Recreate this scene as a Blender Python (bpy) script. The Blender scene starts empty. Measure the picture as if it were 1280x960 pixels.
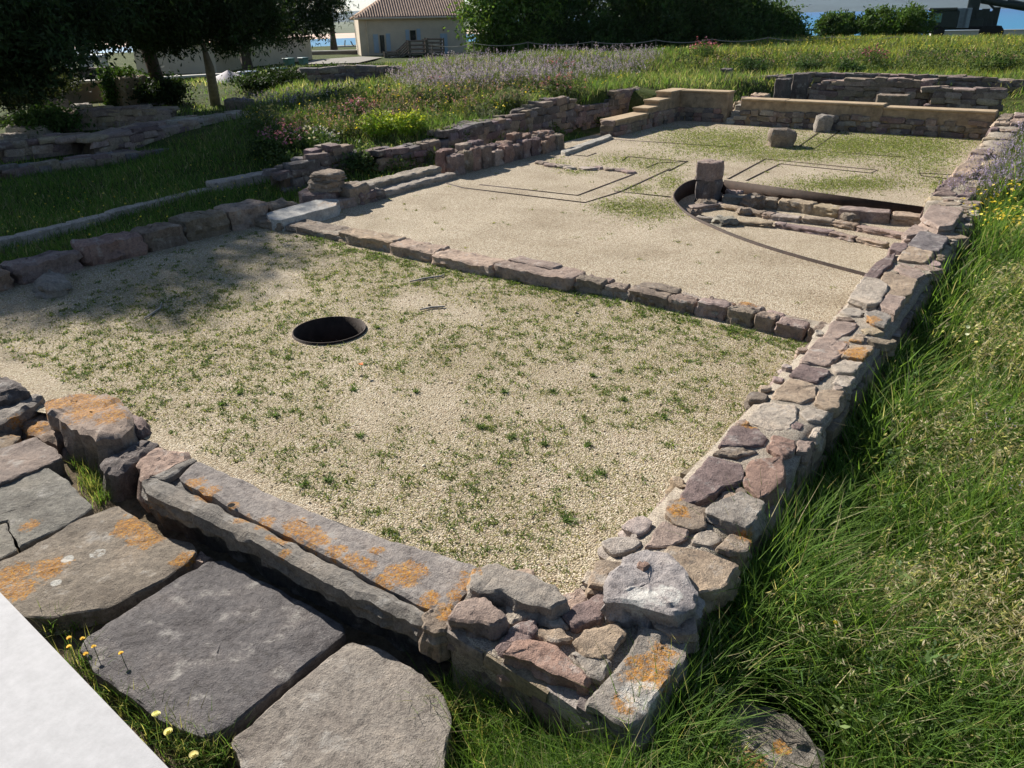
import bpy, bmesh, math, random
import numpy as np
from mathutils import Vector, Matrix, noise
R_ = math.radians
rng = np.random.default_rng(7)
random.seed(7)
sc = bpy.context.scene
col = sc.collection
# ------------------------------------------------------------------ camera
FPX = 954.0
CAMH = 2.7
CROT = np.array([[0.80999647, -0.24098435, 0.53463283],
                 [0.58614961, 0.36111682, -0.72527462],
                 [-0.01828508, 0.90084471, 0.43375623]])
cd = bpy.data.cameras.new('camera')
cam = bpy.data.objects.new('camera', cd)
col.objects.link(cam)
cd.sensor_width = 36
cd.lens = FPX / 1280 * 36
cd.clip_end = 30000
cd.clip_start = 0.05
M = Matrix([list(CROT[0]) + [0], list(CROT[1]) + [0], list(CROT[2]) + [CAMH], [0, 0, 0, 1]])
cam.matrix_world = M
sc.camera = cam
# ------------------------------------------------------------------ light
SUN_EL = R_(32)
SDIR = Vector((0.97, -0.245, 0)).normalized()          # where the shadows point
w = bpy.data.worlds.new('World'); sc.world = w; w.use_nodes = True
wn = w.node_tree.nodes; wl = w.node_tree.links
bg = wn['Background']
sky = wn.new('ShaderNodeTexSky'); sky.sky_type = 'NISHITA'; sky.sun_disc = False
sky.sun_elevation = SUN_EL
sunpos = -SDIR
sky.sun_rotation = math.atan2(sunpos.x, sunpos.y)
sky.air_density = 1.0; sky.dust_density = 0.4; sky.ozone_density = 2.0
wl.new(sky.outputs[0], bg.inputs[0]); bg.inputs[1].default_value = 0.05
sl = bpy.data.lights.new('sun', 'SUN'); sl.energy = 5.0; sl.angle = R_(0.53); sl.color = (1.0, 0.94, 0.85)
so = bpy.data.objects.new('sun', sl); col.objects.link(so)
ldir = Vector((SDIR.x * math.cos(SUN_EL), SDIR.y * math.cos(SUN_EL), -math.sin(SUN_EL)))
so.rotation_euler = ldir.to_track_quat('-Z', 'Y').to_euler()
so.location = (-20, 20, 30)
vs = sc.view_settings
vs.view_transform = 'Standard'; vs.look = 'None'; vs.gamma = 1; vs.use_curve_mapping = False
vs.exposure = 0.92
# ------------------------------------------------------------------ pixels to places
def ray(x, y):
    return CROT @ np.array([x - 640.0, 480.0 - y, -FPX])
def P(x, y, z=0.0):
    r = ray(x, y); t = (z - CAMH) / r[2]
    return np.array([r[0] * t, r[1] * t, z])
def PY(x, y, yw):            # on the upright plane Y = yw
    r = ray(x, y); t = yw / r[1]; return np.array([r[0] * t, yw, CAMH + r[2] * t])
def PXw(x, y, xw):           # on the upright plane X = xw
    r = ray(x, y); t = xw / r[0]; return np.array([xw, r[1] * t, CAMH + r[2] * t])
def PD(x, y, d):             # at ground distance d
    r = ray(x, y); t = d / math.hypot(r[0], r[1]); return np.array([r[0] * t, r[1] * t, CAMH + r[2] * t])
# ------------------------------------------------------------------ object helpers
def tag(o, label=None, cat=None, group=None, kind=None):
    if label: o['label'] = label
    if cat: o['category'] = cat
    if group: o['group'] = group
    if kind: o['kind'] = kind
    return o
def thing(name, label, cat, loc=(0, 0, 0), group=None):
    o = bpy.data.objects.new(name, None); col.objects.link(o)
    o.location = loc; o.empty_display_size = .1
    return tag(o, label, cat, group)
def link(name, me, mat=None, parent=None, loc=(0, 0, 0), rotz=0.0, scale=None, color=None):
    o = bpy.data.objects.new(name, me); col.objects.link(o)
    if mat is not None and len(me.materials) == 0: me.materials.append(mat)
    l = Vector(loc)
    if parent is not None:
        o.parent = parent
        q = parent
        while q is not None:
            l = l - Vector(q.location); q = q.parent
    o.location = l
    if rotz: o.rotation_euler = (0, 0, rotz)
    if scale is not None: o.scale = scale
    if color is not None: o.color = color
    return o
def mesh_np(name, verts, quads=None, tris=None, cols=None, smooth=False):
    me = bpy.data.meshes.new(name)
    verts = np.asarray(verts, dtype=np.float32)
    me.vertices.add(len(verts)); me.vertices.foreach_set('co', verts.ravel())
    idx = []; starts = []; n = 0
    if quads is not None and len(quads):
        q = np.asarray(quads, dtype=np.int32); idx.append(q.ravel()); starts.append(np.arange(len(q)) * 4 + n); n += q.size
    if tris is not None and len(tris):
        t = np.asarray(tris, dtype=np.int32); idx.append(t.ravel()); starts.append(np.arange(len(t)) * 3 + n); n += t.size
    idx = np.concatenate(idx); starts = np.concatenate(starts).astype(np.int32)
    me.loops.add(len(idx)); me.loops.foreach_set('vertex_index', idx)
    me.polygons.add(len(starts)); me.polygons.foreach_set('loop_start', starts)
    me.update(calc_edges=True); me.validate()
    if cols is not None:
        a = me.attributes.new('col', 'FLOAT_COLOR', 'POINT')
        c4 = np.ones((len(verts), 4), dtype=np.float32); c4[:, :3] = cols
        a.data.foreach_set('color', c4.ravel())
    if smooth:
        me.polygons.foreach_set('use_smooth', np.ones(len(me.polygons), dtype=bool))
    return me
def bm_mesh(name, bm, sharp=None):
    bmesh.ops.recalc_face_normals(bm, faces=bm.faces)
    me = bpy.data.meshes.new(name); bm.to_mesh(me); bm.free()
    if sharp:
        for p in me.polygons: p.use_smooth = True
        me.set_sharp_from_angle(angle=R_(sharp))
    return me
def bbox(bm, x0, x1, y0, y1, z0, z1, bevel=0.0):
    r = bmesh.ops.create_cube(bm, size=1.0)
    for v in r['verts']:
        v.co = Vector((x0 if v.co.x < 0 else x1, y0 if v.co.y < 0 else y1, z0 if v.co.z < 0 else z1))
    if bevel:
        es = list({e for v in r['verts'] for e in v.link_edges})
        bmesh.ops.bevel(bm, geom=es, offset=bevel, segments=1, affect='EDGES')
def box_mesh(name, sx, sy, sz, bevel=0.0, z0=0.0):
    bm = bmesh.new(); bbox(bm, -sx / 2, sx / 2, -sy / 2, sy / 2, z0, z0 + sz, bevel)
    return bm_mesh(name, bm)
def tube_pts(pts, rads, n=7):
    """verts, quads of a tapered tube"""
    pts = [Vector(p) for p in pts]; V = []; Q = []
    for i, p in enumerate(pts):
        d = (pts[min(i + 1, len(pts) - 1)] - pts[max(i - 1, 0)]).normalized()
        a = d.cross(Vector((0.3, 0.2, 1) if abs(d.z) < .9 else (1, 0.1, 0))).normalized(); b = d.cross(a)
        for k in range(n):
            t = 2 * math.pi * k / n
            V.append(p + (a * math.cos(t) + b * math.sin(t)) * rads[i])
    for i in range(len(pts) - 1):
        for k in range(n):
            Q.append((i * n + k, i * n + (k + 1) % n, (i + 1) * n + (k + 1) % n, (i + 1) * n + k))
    return V, Q
def tubes_mesh(name, specs, n=7):
    V = []; Q = []
    for pts, rads in specs:
        v, q = tube_pts(pts, rads, n); o = len(V)
        V += [tuple(p) for p in v]; Q += [tuple(i + o for i in f) for f in q]
    return mesh_np(name, np.array(V), quads=np.array(Q), smooth=True)
# ------------------------------------------------------------------ materials
def new_mat(name):
    m = bpy.data.materials.new(name); m.use_nodes = True
    nt = m.node_tree; b = nt.nodes['Principled BSDF']
    return m, nt, b
def N(nt, t, **kw):
    n = nt.nodes.new(t)
    for k, v in kw.items():
        if k == 'inp':
            for a, b in v.items(): n.inputs[a].default_value = b
        else: setattr(n, k, v)
    return n
def mixc(nt, fac, a, b, mode='MIX'):
    n = nt.nodes.new('ShaderNodeMix'); n.data_type = 'RGBA'; n.blend_type = mode
    for s, v in ((n.inputs[0], fac), (n.inputs[6], a), (n.inputs[7], b)):
        if hasattr(v, 'links') or isinstance(v, bpy.types.NodeSocket): nt.links.new(v, s)
        elif isinstance(v, (int, float)): s.default_value = v
        else: s.default_value = (*v, 1) if len(v) == 3 else v
    return n.outputs[2]
def math_(nt, op, a, b=None, c=None, clamp=False):
    n = nt.nodes.new('ShaderNodeMath'); n.operation = op; n.use_clamp = clamp
    for s, v in zip(n.inputs, (a, b, c)):
        if v is None: continue
        if isinstance(v, bpy.types.NodeSocket): nt.links.new(v, s)
        else: s.default_value = v
    return n.outputs[0]
def ramp(nt, fac, stops):
    n = nt.nodes.new('ShaderNodeValToRGB'); e = n.color_ramp.elements
    while len(e) < len(stops): e.new(0.5)
    for i, (p, c) in enumerate(stops):
        e[i].position = p; e[i].color = (*c, 1) if len(c) == 3 else c
    nt.links.new(fac, n.inputs[0]); return n.outputs[0]
def noise_(nt, vec, scale, detail=4, rough=.55):
    n = nt.nodes.new('ShaderNodeTexNoise'); n.inputs['Scale'].default_value = scale
    n.inputs['Detail'].default_value = detail; n.inputs['Roughness'].default_value = rough
    if vec is not None: nt.links.new(vec, n.inputs['Vector'])
    return n.outputs[0]
def bump(nt, b, h, strength, dist=.02):
    n = nt.nodes.new('ShaderNodeBump'); n.inputs['Strength'].default_value = strength; n.inputs['Distance'].default_value = dist
    nt.links.new(h, n.inputs['Height']); nt.links.new(n.outputs[0], b.inputs['Normal'])

LICHEN = []                     # (place, radius) of the orange lichen patches seen on the stones
def lich(px, py, z, r): p = P(px, py, z); LICHEN.append((tuple(p), r * 1.15))
for a in [(812, 832, .25, .10), (826, 812, .25, .07), (780, 878, .22, .05), (505, 718, .16, .085), (478, 726, .16, .04), (584, 722, .2, .07), (560, 760, .2, .055), (570, 738, .2, .05), (372, 660, .16, .075),
          (398, 676, .16, .06), (340, 672, .16, .03), (420, 690, .16, .05), (245, 603, .16, .05), (258, 616, .16, .06), (355, 692, .16, .03), (848, 640, .25, .055), (842, 632, .2, .06),
          (938, 530, .26, .05), (1074, 438, .28, .11), (1068, 423, .28, .07), (1085, 398, .28, .08), (933, 678, .2, .06), (935, 371, .17, .11), (115, 512, .15, .16), (140, 525, .15, .09), (95, 500, .15, .12), (65, 505, .15, .10),
          (32, 528, .02, .12), (170, 655, -.03, .11), (185, 668, -.03, .10), (62, 707, -.03, .08), (10, 718, -.03, .09), (20, 738, -.03, .08), (228, 698, -.03, .055), (38, 655, -.03, .05), (290, 632, .16, .03),
          (330, 655, .16, .05), (300, 648, .16, .04), (385, 668, .16, .06), (440, 700, .16, .045), (458, 708, .16, .05), (522, 712, .16, .05), (355, 672, .16, .05), (470, 690, .16, .035), (535, 748, .17, .05), (410, 226, .5, .3), (818, 345, .16, .08), (740, 318, .17, .08), (935, 952, .02, .06), (978, 935, .02, .03), (105, 548, -.1, .1)]:
    lich(*a)

def stone_mat(name, detail=True, spheres=True):
    m, nt, b = new_mat(name); L = nt.links
    oi = N(nt, 'ShaderNodeObjectInfo'); geo = N(nt, 'ShaderNodeNewGeometry'); pos = geo.outputs['Position']
    add = N(nt, 'ShaderNodeVectorMath', operation='MULTIPLY_ADD')
    L.new(oi.outputs['Random'], add.inputs[0]); add.inputs[1].default_value = (17, 31, 11); L.new(pos, add.inputs[2])
    v = add.outputs[0]
    base = oi.outputs['Color']
    n1 = noise_(nt, v, 3.5, 5, .6); n2 = noise_(nt, v, 26, 6, .7); n3 = noise_(nt, v, 120, 3, .7)
    c = mixc(nt, 1.0, base, ramp(nt, n1, [(.25, (.62, .60, .60)), (.5, (1, 1, 1)), (.78, (1.28, 1.2, 1.12))]), 'MULTIPLY')
    c = mixc(nt, 1.0, c, ramp(nt, n2, [(.28, (.58, .56, .56)), (.5, (1, 1, 1)), (.75, (1.3, 1.28, 1.24))]), 'MULTIPLY')
    c = mixc(nt, .6, c, ramp(nt, n3, [(.3, (.6, .6, .6)), (.5, (1, 1, 1)), (.72, (1.35, 1.35, 1.35))]), 'MULTIPLY')
    # grey and pale crust
    g = noise_(nt, v, 7, 8, .68)
    c = mixc(nt, math_(nt, 'MULTIPLY', ramp(nt, g, [(.56, (0, 0, 0)), (.66, (1, 1, 1))]), .55), c, (.42, .40, .37))
    d = noise_(nt, v, 11, 6, .7)
    c = mixc(nt, math_(nt, 'MULTIPLY', ramp(nt, d, [(.60, (0, 0, 0)), (.68, (1, 1, 1))]), .6), c, (.075, .068, .062))
    if spheres:
        wn_ = noise_(nt, pos, 17, 8, .78)
        tot = None
        for (p, r) in LICHEN:
            dn = N(nt, 'ShaderNodeVectorMath', operation='DISTANCE'); L.new(pos, dn.inputs[0]); dn.inputs[1].default_value = p
            s = math_(nt, 'MULTIPLY_ADD', dn.outputs['Value'], -1.0 / r, 1.0)
            tot = s if tot is None else math_(nt, 'MAXIMUM', tot, s)
        tot = math_(nt, 'MULTIPLY_ADD', wn_, 3.4, math_(nt, 'MINIMUM', math_(nt, 'ADD', tot, -1.62), -.8))
        mk = math_(nt, 'MULTIPLY', tot, 4.0, clamp=True)
        oc = ramp(nt, noise_(nt, pos, 45, 4), [(.3, (.18, .075, .012)), (.5, (.42, .18, .02)), (.7, (.58, .31, .05))])
        mk = math_(nt, 'MULTIPLY', mk, ramp(nt, noise_(nt, pos, 75, 6, .8), [(.40, (.05, .05, .05)), (.56, (1, 1, 1))]))
        c = mixc(nt, math_(nt, 'MULTIPLY', mk, .92), c, oc)
    if spheres:
        for q0, r0 in ((P(84, 698, -.035), .036), (P(122, 690, -.035), .05), (P(70, 728, -.035), .03), (P(830, 742, .32), .09), (P(800, 748, .31), .10), (P(800, 868, .22), .10)):
            dn = N(nt, 'ShaderNodeVectorMath', operation='DISTANCE'); L.new(pos, dn.inputs[0]); dn.inputs[1].default_value = tuple(q0)
            k_ = math_(nt, 'MULTIPLY_ADD', dn.outputs['Value'], -6.0 / r0, 6.0); k_ = math_(nt, 'ADD', math_(nt, 'MINIMUM', k_, 1.2), math_(nt, 'MULTIPLY_ADD', wn_, (2.0 if r0 < .04 else 7.0), (-1.0 if r0 < .04 else -4.2)), clamp=True)
            c = mixc(nt, math_(nt, 'MULTIPLY', k_, .8), c, (.56, .55, .51))
    L.new(c, b.inputs['Base Color']); b.inputs['Roughness'].default_value = .92; b.inputs['Specular IOR Level'].default_value = .25
    vp = N(nt, 'ShaderNodeTexVoronoi', inp={'Scale': 55.0}); L.new(v, vp.inputs['Vector'])
    pits = ramp(nt, vp.outputs['Distance'], [(.0, (0, 0, 0)), (.28, (1, 1, 1))])
    h = math_(nt, 'MULTIPLY_ADD', n2, 1.0, math_(nt, 'MULTIPLY_ADD', n3, .45, math_(nt, 'MULTIPLY', pits, .12)))
    bump(nt, b, h, .9, .02)
    return m
STONE = stone_mat('stone_lichen')
RUB = stone_mat('stone_rubble', spheres=False)

def simple(name, c, rough=.8, var=.25, scale=6, bmp=0.0, metal=0.0, spec=.3, c2=None, bscale=None):
    m, nt, b = new_mat(name)
    geo = N(nt, 'ShaderNodeNewGeometry'); n = noise_(nt, geo.outputs['Position'], scale, 6, .62)
    lo = tuple(max(0, x * (1 - var)) for x in c); hi = c2 if c2 else tuple(x * (1 + var) for x in c)
    nt.links.new(ramp(nt, n, [(.3, lo), (.7, hi)]), b.inputs['Base Color'])
    b.inputs['Roughness'].default_value = rough; b.inputs['Metallic'].default_value = metal; b.inputs['Specular IOR Level'].default_value = spec
    if bmp: bump(nt, b, noise_(nt, geo.outputs['Position'], bscale or scale * 6, 5, .65), bmp, .02)
    return m
def mortar_mat():
    m, nt, b = new_mat('mortar'); geo = N(nt, 'ShaderNodeNewGeometry'); p = geo.outputs['Position']
    n = noise_(nt, p, 9, 6, .65); v = N(nt, 'ShaderNodeTexVoronoi', inp={'Scale': 170.0}); nt.links.new(p, v.inputs['Vector'])
    c = ramp(nt, n, [(.25, (.22, .19, .16)), (.5, (.34, .30, .25)), (.75, (.43, .385, .325))])
    hue = N(nt, 'ShaderNodeSeparateColor'); nt.links.new(v.outputs['Color'], hue.inputs[0])
    c = mixc(nt, .8, c, ramp(nt, hue.outputs[0], [(.1, (.55, .5, .46)), (.5, (1, 1, 1)), (.95, (1.35, 1.3, 1.2))]), 'MULTIPLY')
    nt.links.new(c, b.inputs['Base Color']); b.inputs['Roughness'].default_value = .95; b.inputs['Specular IOR Level'].default_value = .2
    h = math_(nt, 'SUBTRACT', math_(nt, 'MULTIPLY', n, 1.5), v.outputs['Distance'])
    bump(nt, b, h, .7, .01); return m
MORTAR = mortar_mat()
CAP = simple('lime_cap', (.40, .30, .19), .9, .22, 5, .4, bscale=40)
FACE = simple('lime_face', (.31, .235, .155), .95, .38, 7, .7, bscale=30)
DARKM = simple('dark_mortar', (.17, .125, .09), .95, .3, 8, .6)
STEEL = simple('rusty_steel', (.040, .024, .017), .75, .45, 9, .15, metal=.2)
SOIL = simple('soil', (.13, .10, .065), .95, .35, 6, .6)
def gravel_mat():
    m, nt, b = new_mat('gravel'); geo = N(nt, 'ShaderNodeNewGeometry'); p = geo.outputs['Position']
    v = N(nt, 'ShaderNodeTexVoronoi', inp={'Scale': 88.0, 'Randomness': 1.0}); nt.links.new(p, v.inputs['Vector'])
    v2 = N(nt, 'ShaderNodeTexVoronoi', inp={'Scale': 210.0}); nt.links.new(p, v2.inputs['Vector'])
    s = N(nt, 'ShaderNodeSeparateColor'); nt.links.new(v.outputs['Color'], s.inputs[0])
    c = ramp(nt, s.outputs[0], [(0, (.33, .265, .19)), (.35, (.54, .46, .345)), (.7, (.64, .56, .43)), (.9, (.75, .69, .58)), (1, (.43, .30, .20))])
    s2 = N(nt, 'ShaderNodeSeparateColor'); nt.links.new(v2.outputs['Color'], s2.inputs[0])
    c = mixc(nt, .5, c, ramp(nt, s2.outputs[0], [(.1, (.6, .58, .55)), (.6, (1, 1, 1)), (1, (1.25, 1.22, 1.15))]), 'MULTIPLY')
    crev = ramp(nt, v.outputs['Distance'], [(.35, (1, 1, 1)), (.8, (.5, .46, .4))])
    c = mixc(nt, 1.0, c, crev, 'MULTIPLY')
    big = noise_(nt, p, .9, 5, .6)
    c = mixc(nt, 1.0, c, ramp(nt, big, [(.3, (.74, .71, .66)), (.5, (.95, .94, .92)), (.75, (1.1, 1.1, 1.1))]), 'MULTIPLY')
    # more soil and moss through the front room's thin gravel
    sx = N(nt, 'ShaderNodeSeparateXYZ'); nt.links.new(p, sx.inputs[0])
    front = math_(nt, 'LESS_THAN', sx.outputs[1], 6.9)
    n2 = noise_(nt, p, 3.2, 6, .65)
    c = mixc(nt, math_(nt, 'MULTIPLY', front, math_(nt, 'MULTIPLY', ramp(nt, n2, [(.4, (0, 0, 0)), (.62, (1, 1, 1))]), .34)), c, (.30, .255, .15))
    nt.links.new(c, b.inputs['Base Color']); b.inputs['Roughness'].default_value = .9; b.inputs['Specular IOR Level'].default_value = .25
    h = math_(nt, 'MULTIPLY_ADD', v.outputs['Distance'], -1.0, math_(nt, 'MULTIPLY', v2.outputs['Distance'], -.3))
    bump(nt, b, h, .8, .012); return m
GRAVEL = gravel_mat()
def ground_mat():
    m, nt, b = new_mat('ground'); geo = N(nt, 'ShaderNodeNewGeometry'); p = geo.outputs['Position']
    n = noise_(nt, p, 1.3, 7, .65); n2 = noise_(nt, p, 14, 5, .7)
    c = ramp(nt, n, [(.3, (.030, .045, .012)), (.5, (.055, .075, .02)), (.7, (.11, .105, .045))])
    c = mixc(nt, 1.0, c, ramp(nt, n2, [(.3, (.55, .55, .5)), (.7, (1.4, 1.4, 1.3))]), 'MULTIPLY')
    sx = N(nt, 'ShaderNodeSeparateXYZ'); nt.links.new(p, sx.inputs[0])
    so_ = math_(nt, 'MULTIPLY', math_(nt, 'LESS_THAN', sx.outputs[0], -1.9), math_(nt, 'LESS_THAN', sx.outputs[1], 2.35))
    c = mixc(nt, so_, c, ramp(nt, n2, [(.3, (.07, .052, .035)), (.7, (.19, .15, .10))]))
    nt.links.new(c, b.inputs['Base Color']); b.inputs['Roughness'].default_value = 1; b.inputs['Specular IOR Level'].default_value = .1
    bump(nt, b, n2, .8, .05); return m
GROUND = ground_mat()
def leaf_mat(name, trans=.35, rough=.6, spec=.3):
    m, nt, b = new_mat(name)
    a = N(nt, 'ShaderNodeAttribute', attribute_name='col'); oi = N(nt, 'ShaderNodeObjectInfo')
    b.inputs['Roughness'].default_value = rough; b.inputs['Specular IOR Level'].default_value = spec
    nt.links.new(a.outputs[0], b.inputs['Base Color'])
    t = N(nt, 'ShaderNodeBsdfTranslucent')
    nt.links.new(mixc(nt, 1.0, a.outputs[0], (1.25, 1.25, .7), 'MULTIPLY'), t.inputs[0])
    mx = N(nt, 'ShaderNodeMixShader'); mx.inputs[0].default_value = trans
    nt.links.new(b.outputs[0], mx.inputs[1]); nt.links.new(t.outputs[0], mx.inputs[2])
    nt.links.new(mx.outputs[0], nt.nodes['Material Output'].inputs[0]); return m
GRASS = leaf_mat('grass_blade', .5, .75, .12)
LEAF = leaf_mat('leaf', .28, .7, .12)
PETAL = leaf_mat('petal', .3, .7)
BARK = simple('bark', (.075, .055, .042), .95, .4, 9, .9)
PALEBARK = simple('pale_bark', (.21, .17, .13), .9, .35, 5, .6)

# ------------------------------------------------------------------ stones
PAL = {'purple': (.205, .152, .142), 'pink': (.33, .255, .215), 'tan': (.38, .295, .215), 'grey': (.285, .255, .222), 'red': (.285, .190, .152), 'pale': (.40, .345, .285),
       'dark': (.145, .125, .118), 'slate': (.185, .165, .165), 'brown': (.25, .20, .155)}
def pick(names, s=.16):
    c = PAL[random.choice(names)]; k = 1 + random.uniform(-s, s)
    return (c[0] * k, c[1] * k * random.uniform(.95, 1.05), c[2] * k * random.uniform(.93, 1.07), 1)
def resample(poly, n):
    p = np.array(poly, float)
    for _ in range(1):                                  # soften the corners a little
        q = np.roll(p, -1, 0); p = np.stack([p * .93 + q * .07, p * .07 + q * .93], 1).reshape(-1, 2)
    d = np.r_[0, np.cumsum(np.linalg.norm(np.roll(p, -1, 0) - p, axis=1))]
    t = np.linspace(0, d[-1], n, endpoint=False); pp = np.vstack([p, p[:1]])
    return np.stack([np.interp(t, d, pp[:, 0]), np.interp(t, d, pp[:, 1])], 1)
def poly_mesh(name, poly, zt, zb, n=36, rough=.012, bevel=.018, seed=0, tilt=(0, 0), wob=.010, flare=.02, holes=None):
    """an irregular stone: outline poly (world xy), top at zt, foot at zb; returns mesh about its own centre"""
    a = resample(poly, n)
    ar = .5 * np.sum(a[:, 0] * np.roll(a[:, 1], -1) - np.roll(a[:, 0], -1) * a[:, 1])
    if ar < 0: a = a[::-1]
    c = a.mean(0); sd = seed * 7.13
    tan_ = np.roll(a, -1, 0) - np.roll(a, 1, 0); tan_ /= np.linalg.norm(tan_, axis=1)[:, None] + 1e-9
    nrm = np.stack([tan_[:, 1], -tan_[:, 0]], 1)
    def nz(x, y, z, f): return noise.noise(Vector((x * f + sd, y * f - sd, z * f + sd * .5)))
    for i in range(n):
        a[i] += nrm[i] * (nz(*a[i], 0, 9) * wob * 1.3 + nz(*a[i], 3, 31) * wob * .7)
    size = math.sqrt(abs(ar))
    ins = min(bevel * 1.2, size * .12)
    rings = []
    def facet(x, y, z, f):
        q0 = Vector((x * f + sd, y * f * 1.2 - sd, z * f)); p0 = noise.voronoi(q0)[1][0]; hh = math.sin(p0.x * 12.99 + p0.y * 78.23 + p0.z * 3.7) * 43758.5; hh -= math.floor(hh)
        return (hh - .5) + (q0.x - p0.x) * (hh * 7 % 1 - .5) * .9 + (q0.y - p0.y) * (hh * 13 % 1 - .5) * .9
    def ztop(x, y): return zt + rough * (nz(x, y, 0, 4.5) * .9 + nz(x, y, 1, 13) * .5 + nz(x, y, 2, 40) * .3 + facet(x, y, 0, 5.5) * .75 + facet(x, y, 1, 16) * .4) + tilt[0] * (x - c[0]) + tilt[1] * (y - c[1])
    inner = a - nrm * ins
    cov = np.cov((a - c).T); ev, evec = np.linalg.eigh(cov); axv = evec[:, 1]; wv = evec[:, 0]
    hl = np.abs((a - c) @ axv).max(); hw = np.abs((a - c) @ wv).max(); Lm = max(0.0, hl - hw * 1.1)
    med = c + axv[None, :] * np.clip((inner - c) @ axv, -Lm, Lm)[:, None]
    for s in ([.0, .16, .31, .45, .58, .7, .81, .9] if size > .3 else [.0, .3, .55, .8]):
        r = med + (inner - med) * s; rings.append([(x, y, ztop(x, y)) for x, y in r])
    rings.append([(x, y, ztop(x, y)) for x, y in inner])
    rings.append([(x, y, ztop(x, y) - bevel * (.75 + .6 * nz(x, y, 5, 12))) for x, y in a])
    for fr in (.15, .32, .5, .75, 1.0):
        r = a + nrm * flare * fr; am = wob * 2.4 * min(1, fr * 3)
        rings.append([(x + nrm[i][0] * am * (nz(x, y, fr * 2.1, 6) + .5 * nz(x, y, fr * 5, 17) + .9 * facet(x + y, fr * .3, 2, 7)), y + nrm[i][1] * am * (nz(x, y, fr * 2.1, 6) + .5 * nz(x, y, fr * 5, 17) + .9 * facet(x + y, fr * .3, 2, 7)), ztop(x, y) * (1 - fr) + zb * fr - bevel * (1 - fr)) for i, (x, y) in enumerate(r)])
    V = [p for r in rings for p in r]; T = None; Q = []
    for k in range(len(rings) - 1):
        o = k * n
        for i in range(n): j = (i + 1) % n; Q.append((o + i, o + n + i, o + n + j, o + j))
    base = np.array([c[0], c[1], zb])
    me = mesh_np(name, np.array(V) - base, quads=Q, tris=T, smooth=True)
    me.set_sharp_from_angle(angle=R_(27))
    return me, base
_sid = [0]
def stone(name, parent, px, zt, zb, colr, n=34, rough=.012, bevel=.018, tilt=(0, 0), wob=.010, flare=.012, mat=None, world=False, label=None, cat=None, group=None):
    _sid[0] += 1
    poly = [tuple(P(x, y, zt)[:2]) for x, y in px] if not world else px
    me, b = poly_mesh(name, poly, zt, zb, n, rough, bevel, _sid[0], tilt, wob, flare)
    c = PAL[colr] if isinstance(colr, str) else colr
    k = random.uniform(.92, 1.08)
    o = link(name, me, mat or STONE, parent, b, color=(c[0] * k, c[1] * k, c[2] * k, 1))
    if label: tag(o, label, cat, group)
    return o
def pool_stone(i, blocky=.6, cuts=2):
    bm = bmesh.new(); bmesh.ops.create_cube(bm, size=2.0)
    bmesh.ops.subdivide_edges(bm, edges=bm.edges[:], cuts=cuts, use_grid_fill=True)
    for v in bm.verts:
        s = v.co.normalized() * 1.18
        v.co = v.co * blocky + s * (1 - blocky)
        k = noise.noise(v.co * 1.1 + Vector((i * 5.1, 2, i))) * .24 + noise.noise(v.co * 2.7 + Vector((i * 3.3, i, 7))) * .10
        v.co *= 1 + k
        m = max(abs(v.co.x), abs(v.co.y), abs(v.co.z))
    return bm_mesh('stone_piece', bm, 34)
POOL = [pool_stone(i, .72) for i in range(14)]
POOLR = [pool_stone(40 + i, .45) for i in range(8)]
for me in POOL + POOLR: me.materials.append(RUB)
def piece(parent, loc, sc_, rotz, colr, name='stone', pool=None, tiltr=.085):
    pool = pool or (POOL if random.random() < .6 else POOLR)
    o = link(name, random.choice(pool), None, parent, loc, 0, sc_, colr)
    o.rotation_euler = (random.uniform(-tiltr, tiltr), random.uniform(-tiltr, tiltr), rotz + random.choice((0, math.pi)) + random.uniform(-tiltr, tiltr)); return o
def core_mesh(name, p0, p1, thick, z0, hf, step=.25, ztop_noise=.015, inset=0.0, seed=0):
    """mortar or earth body of a wall from p0 to p1 with its top following hf(u)"""
    p0 = np.array(p0[:2], float); p1 = np.array(p1[:2], float); L = np.linalg.norm(p1 - p0); d = (p1 - p0) / L; nn = np.array([-d[1], d[0]])
    n = max(2, int(L / step)); V = []; Q = []
    m = 5
    for i in range(n + 1):
        u = L * i / n
        for j in range(m):
            t = (j / (m - 1) - .5) * thick
            q = p0 + d * u + nn * (t + .02 * noise.noise(Vector((u * 3, j, seed))))
            V.append((q[0], q[1], hf(u) + ztop_noise * noise.noise(Vector((q[0] * 6, q[1] * 6, seed))) - (.02 if j in (0, m - 1) else 0)))
        for t in (thick / 2, -thick / 2):
            q = p0 + d * u + nn * t; V.append((q[0], q[1], z0))
    k = m + 2
    for i in range(n):
        a = i * k; b = a + k
        for j in range(m - 1): Q.append((a + j, b + j, b + j + 1, a + j + 1))
        Q.append((a + m - 1, b + m - 1, b + m, a + m)); Q.append((a + m + 1, b + m + 1, b, a))
    for a in (0, n * k):
        Q.append((a, a + 1, a + 2, a + 3)); Q.append((a + 3, a + 4, a + m, a + m + 1)); 
        V_ = None
    me = mesh_np(name, V, quads=Q, tris=[(0, 3, m + 1), (n * k, n * k + m + 1, n * k + 3)], smooth=False)
    return me
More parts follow.
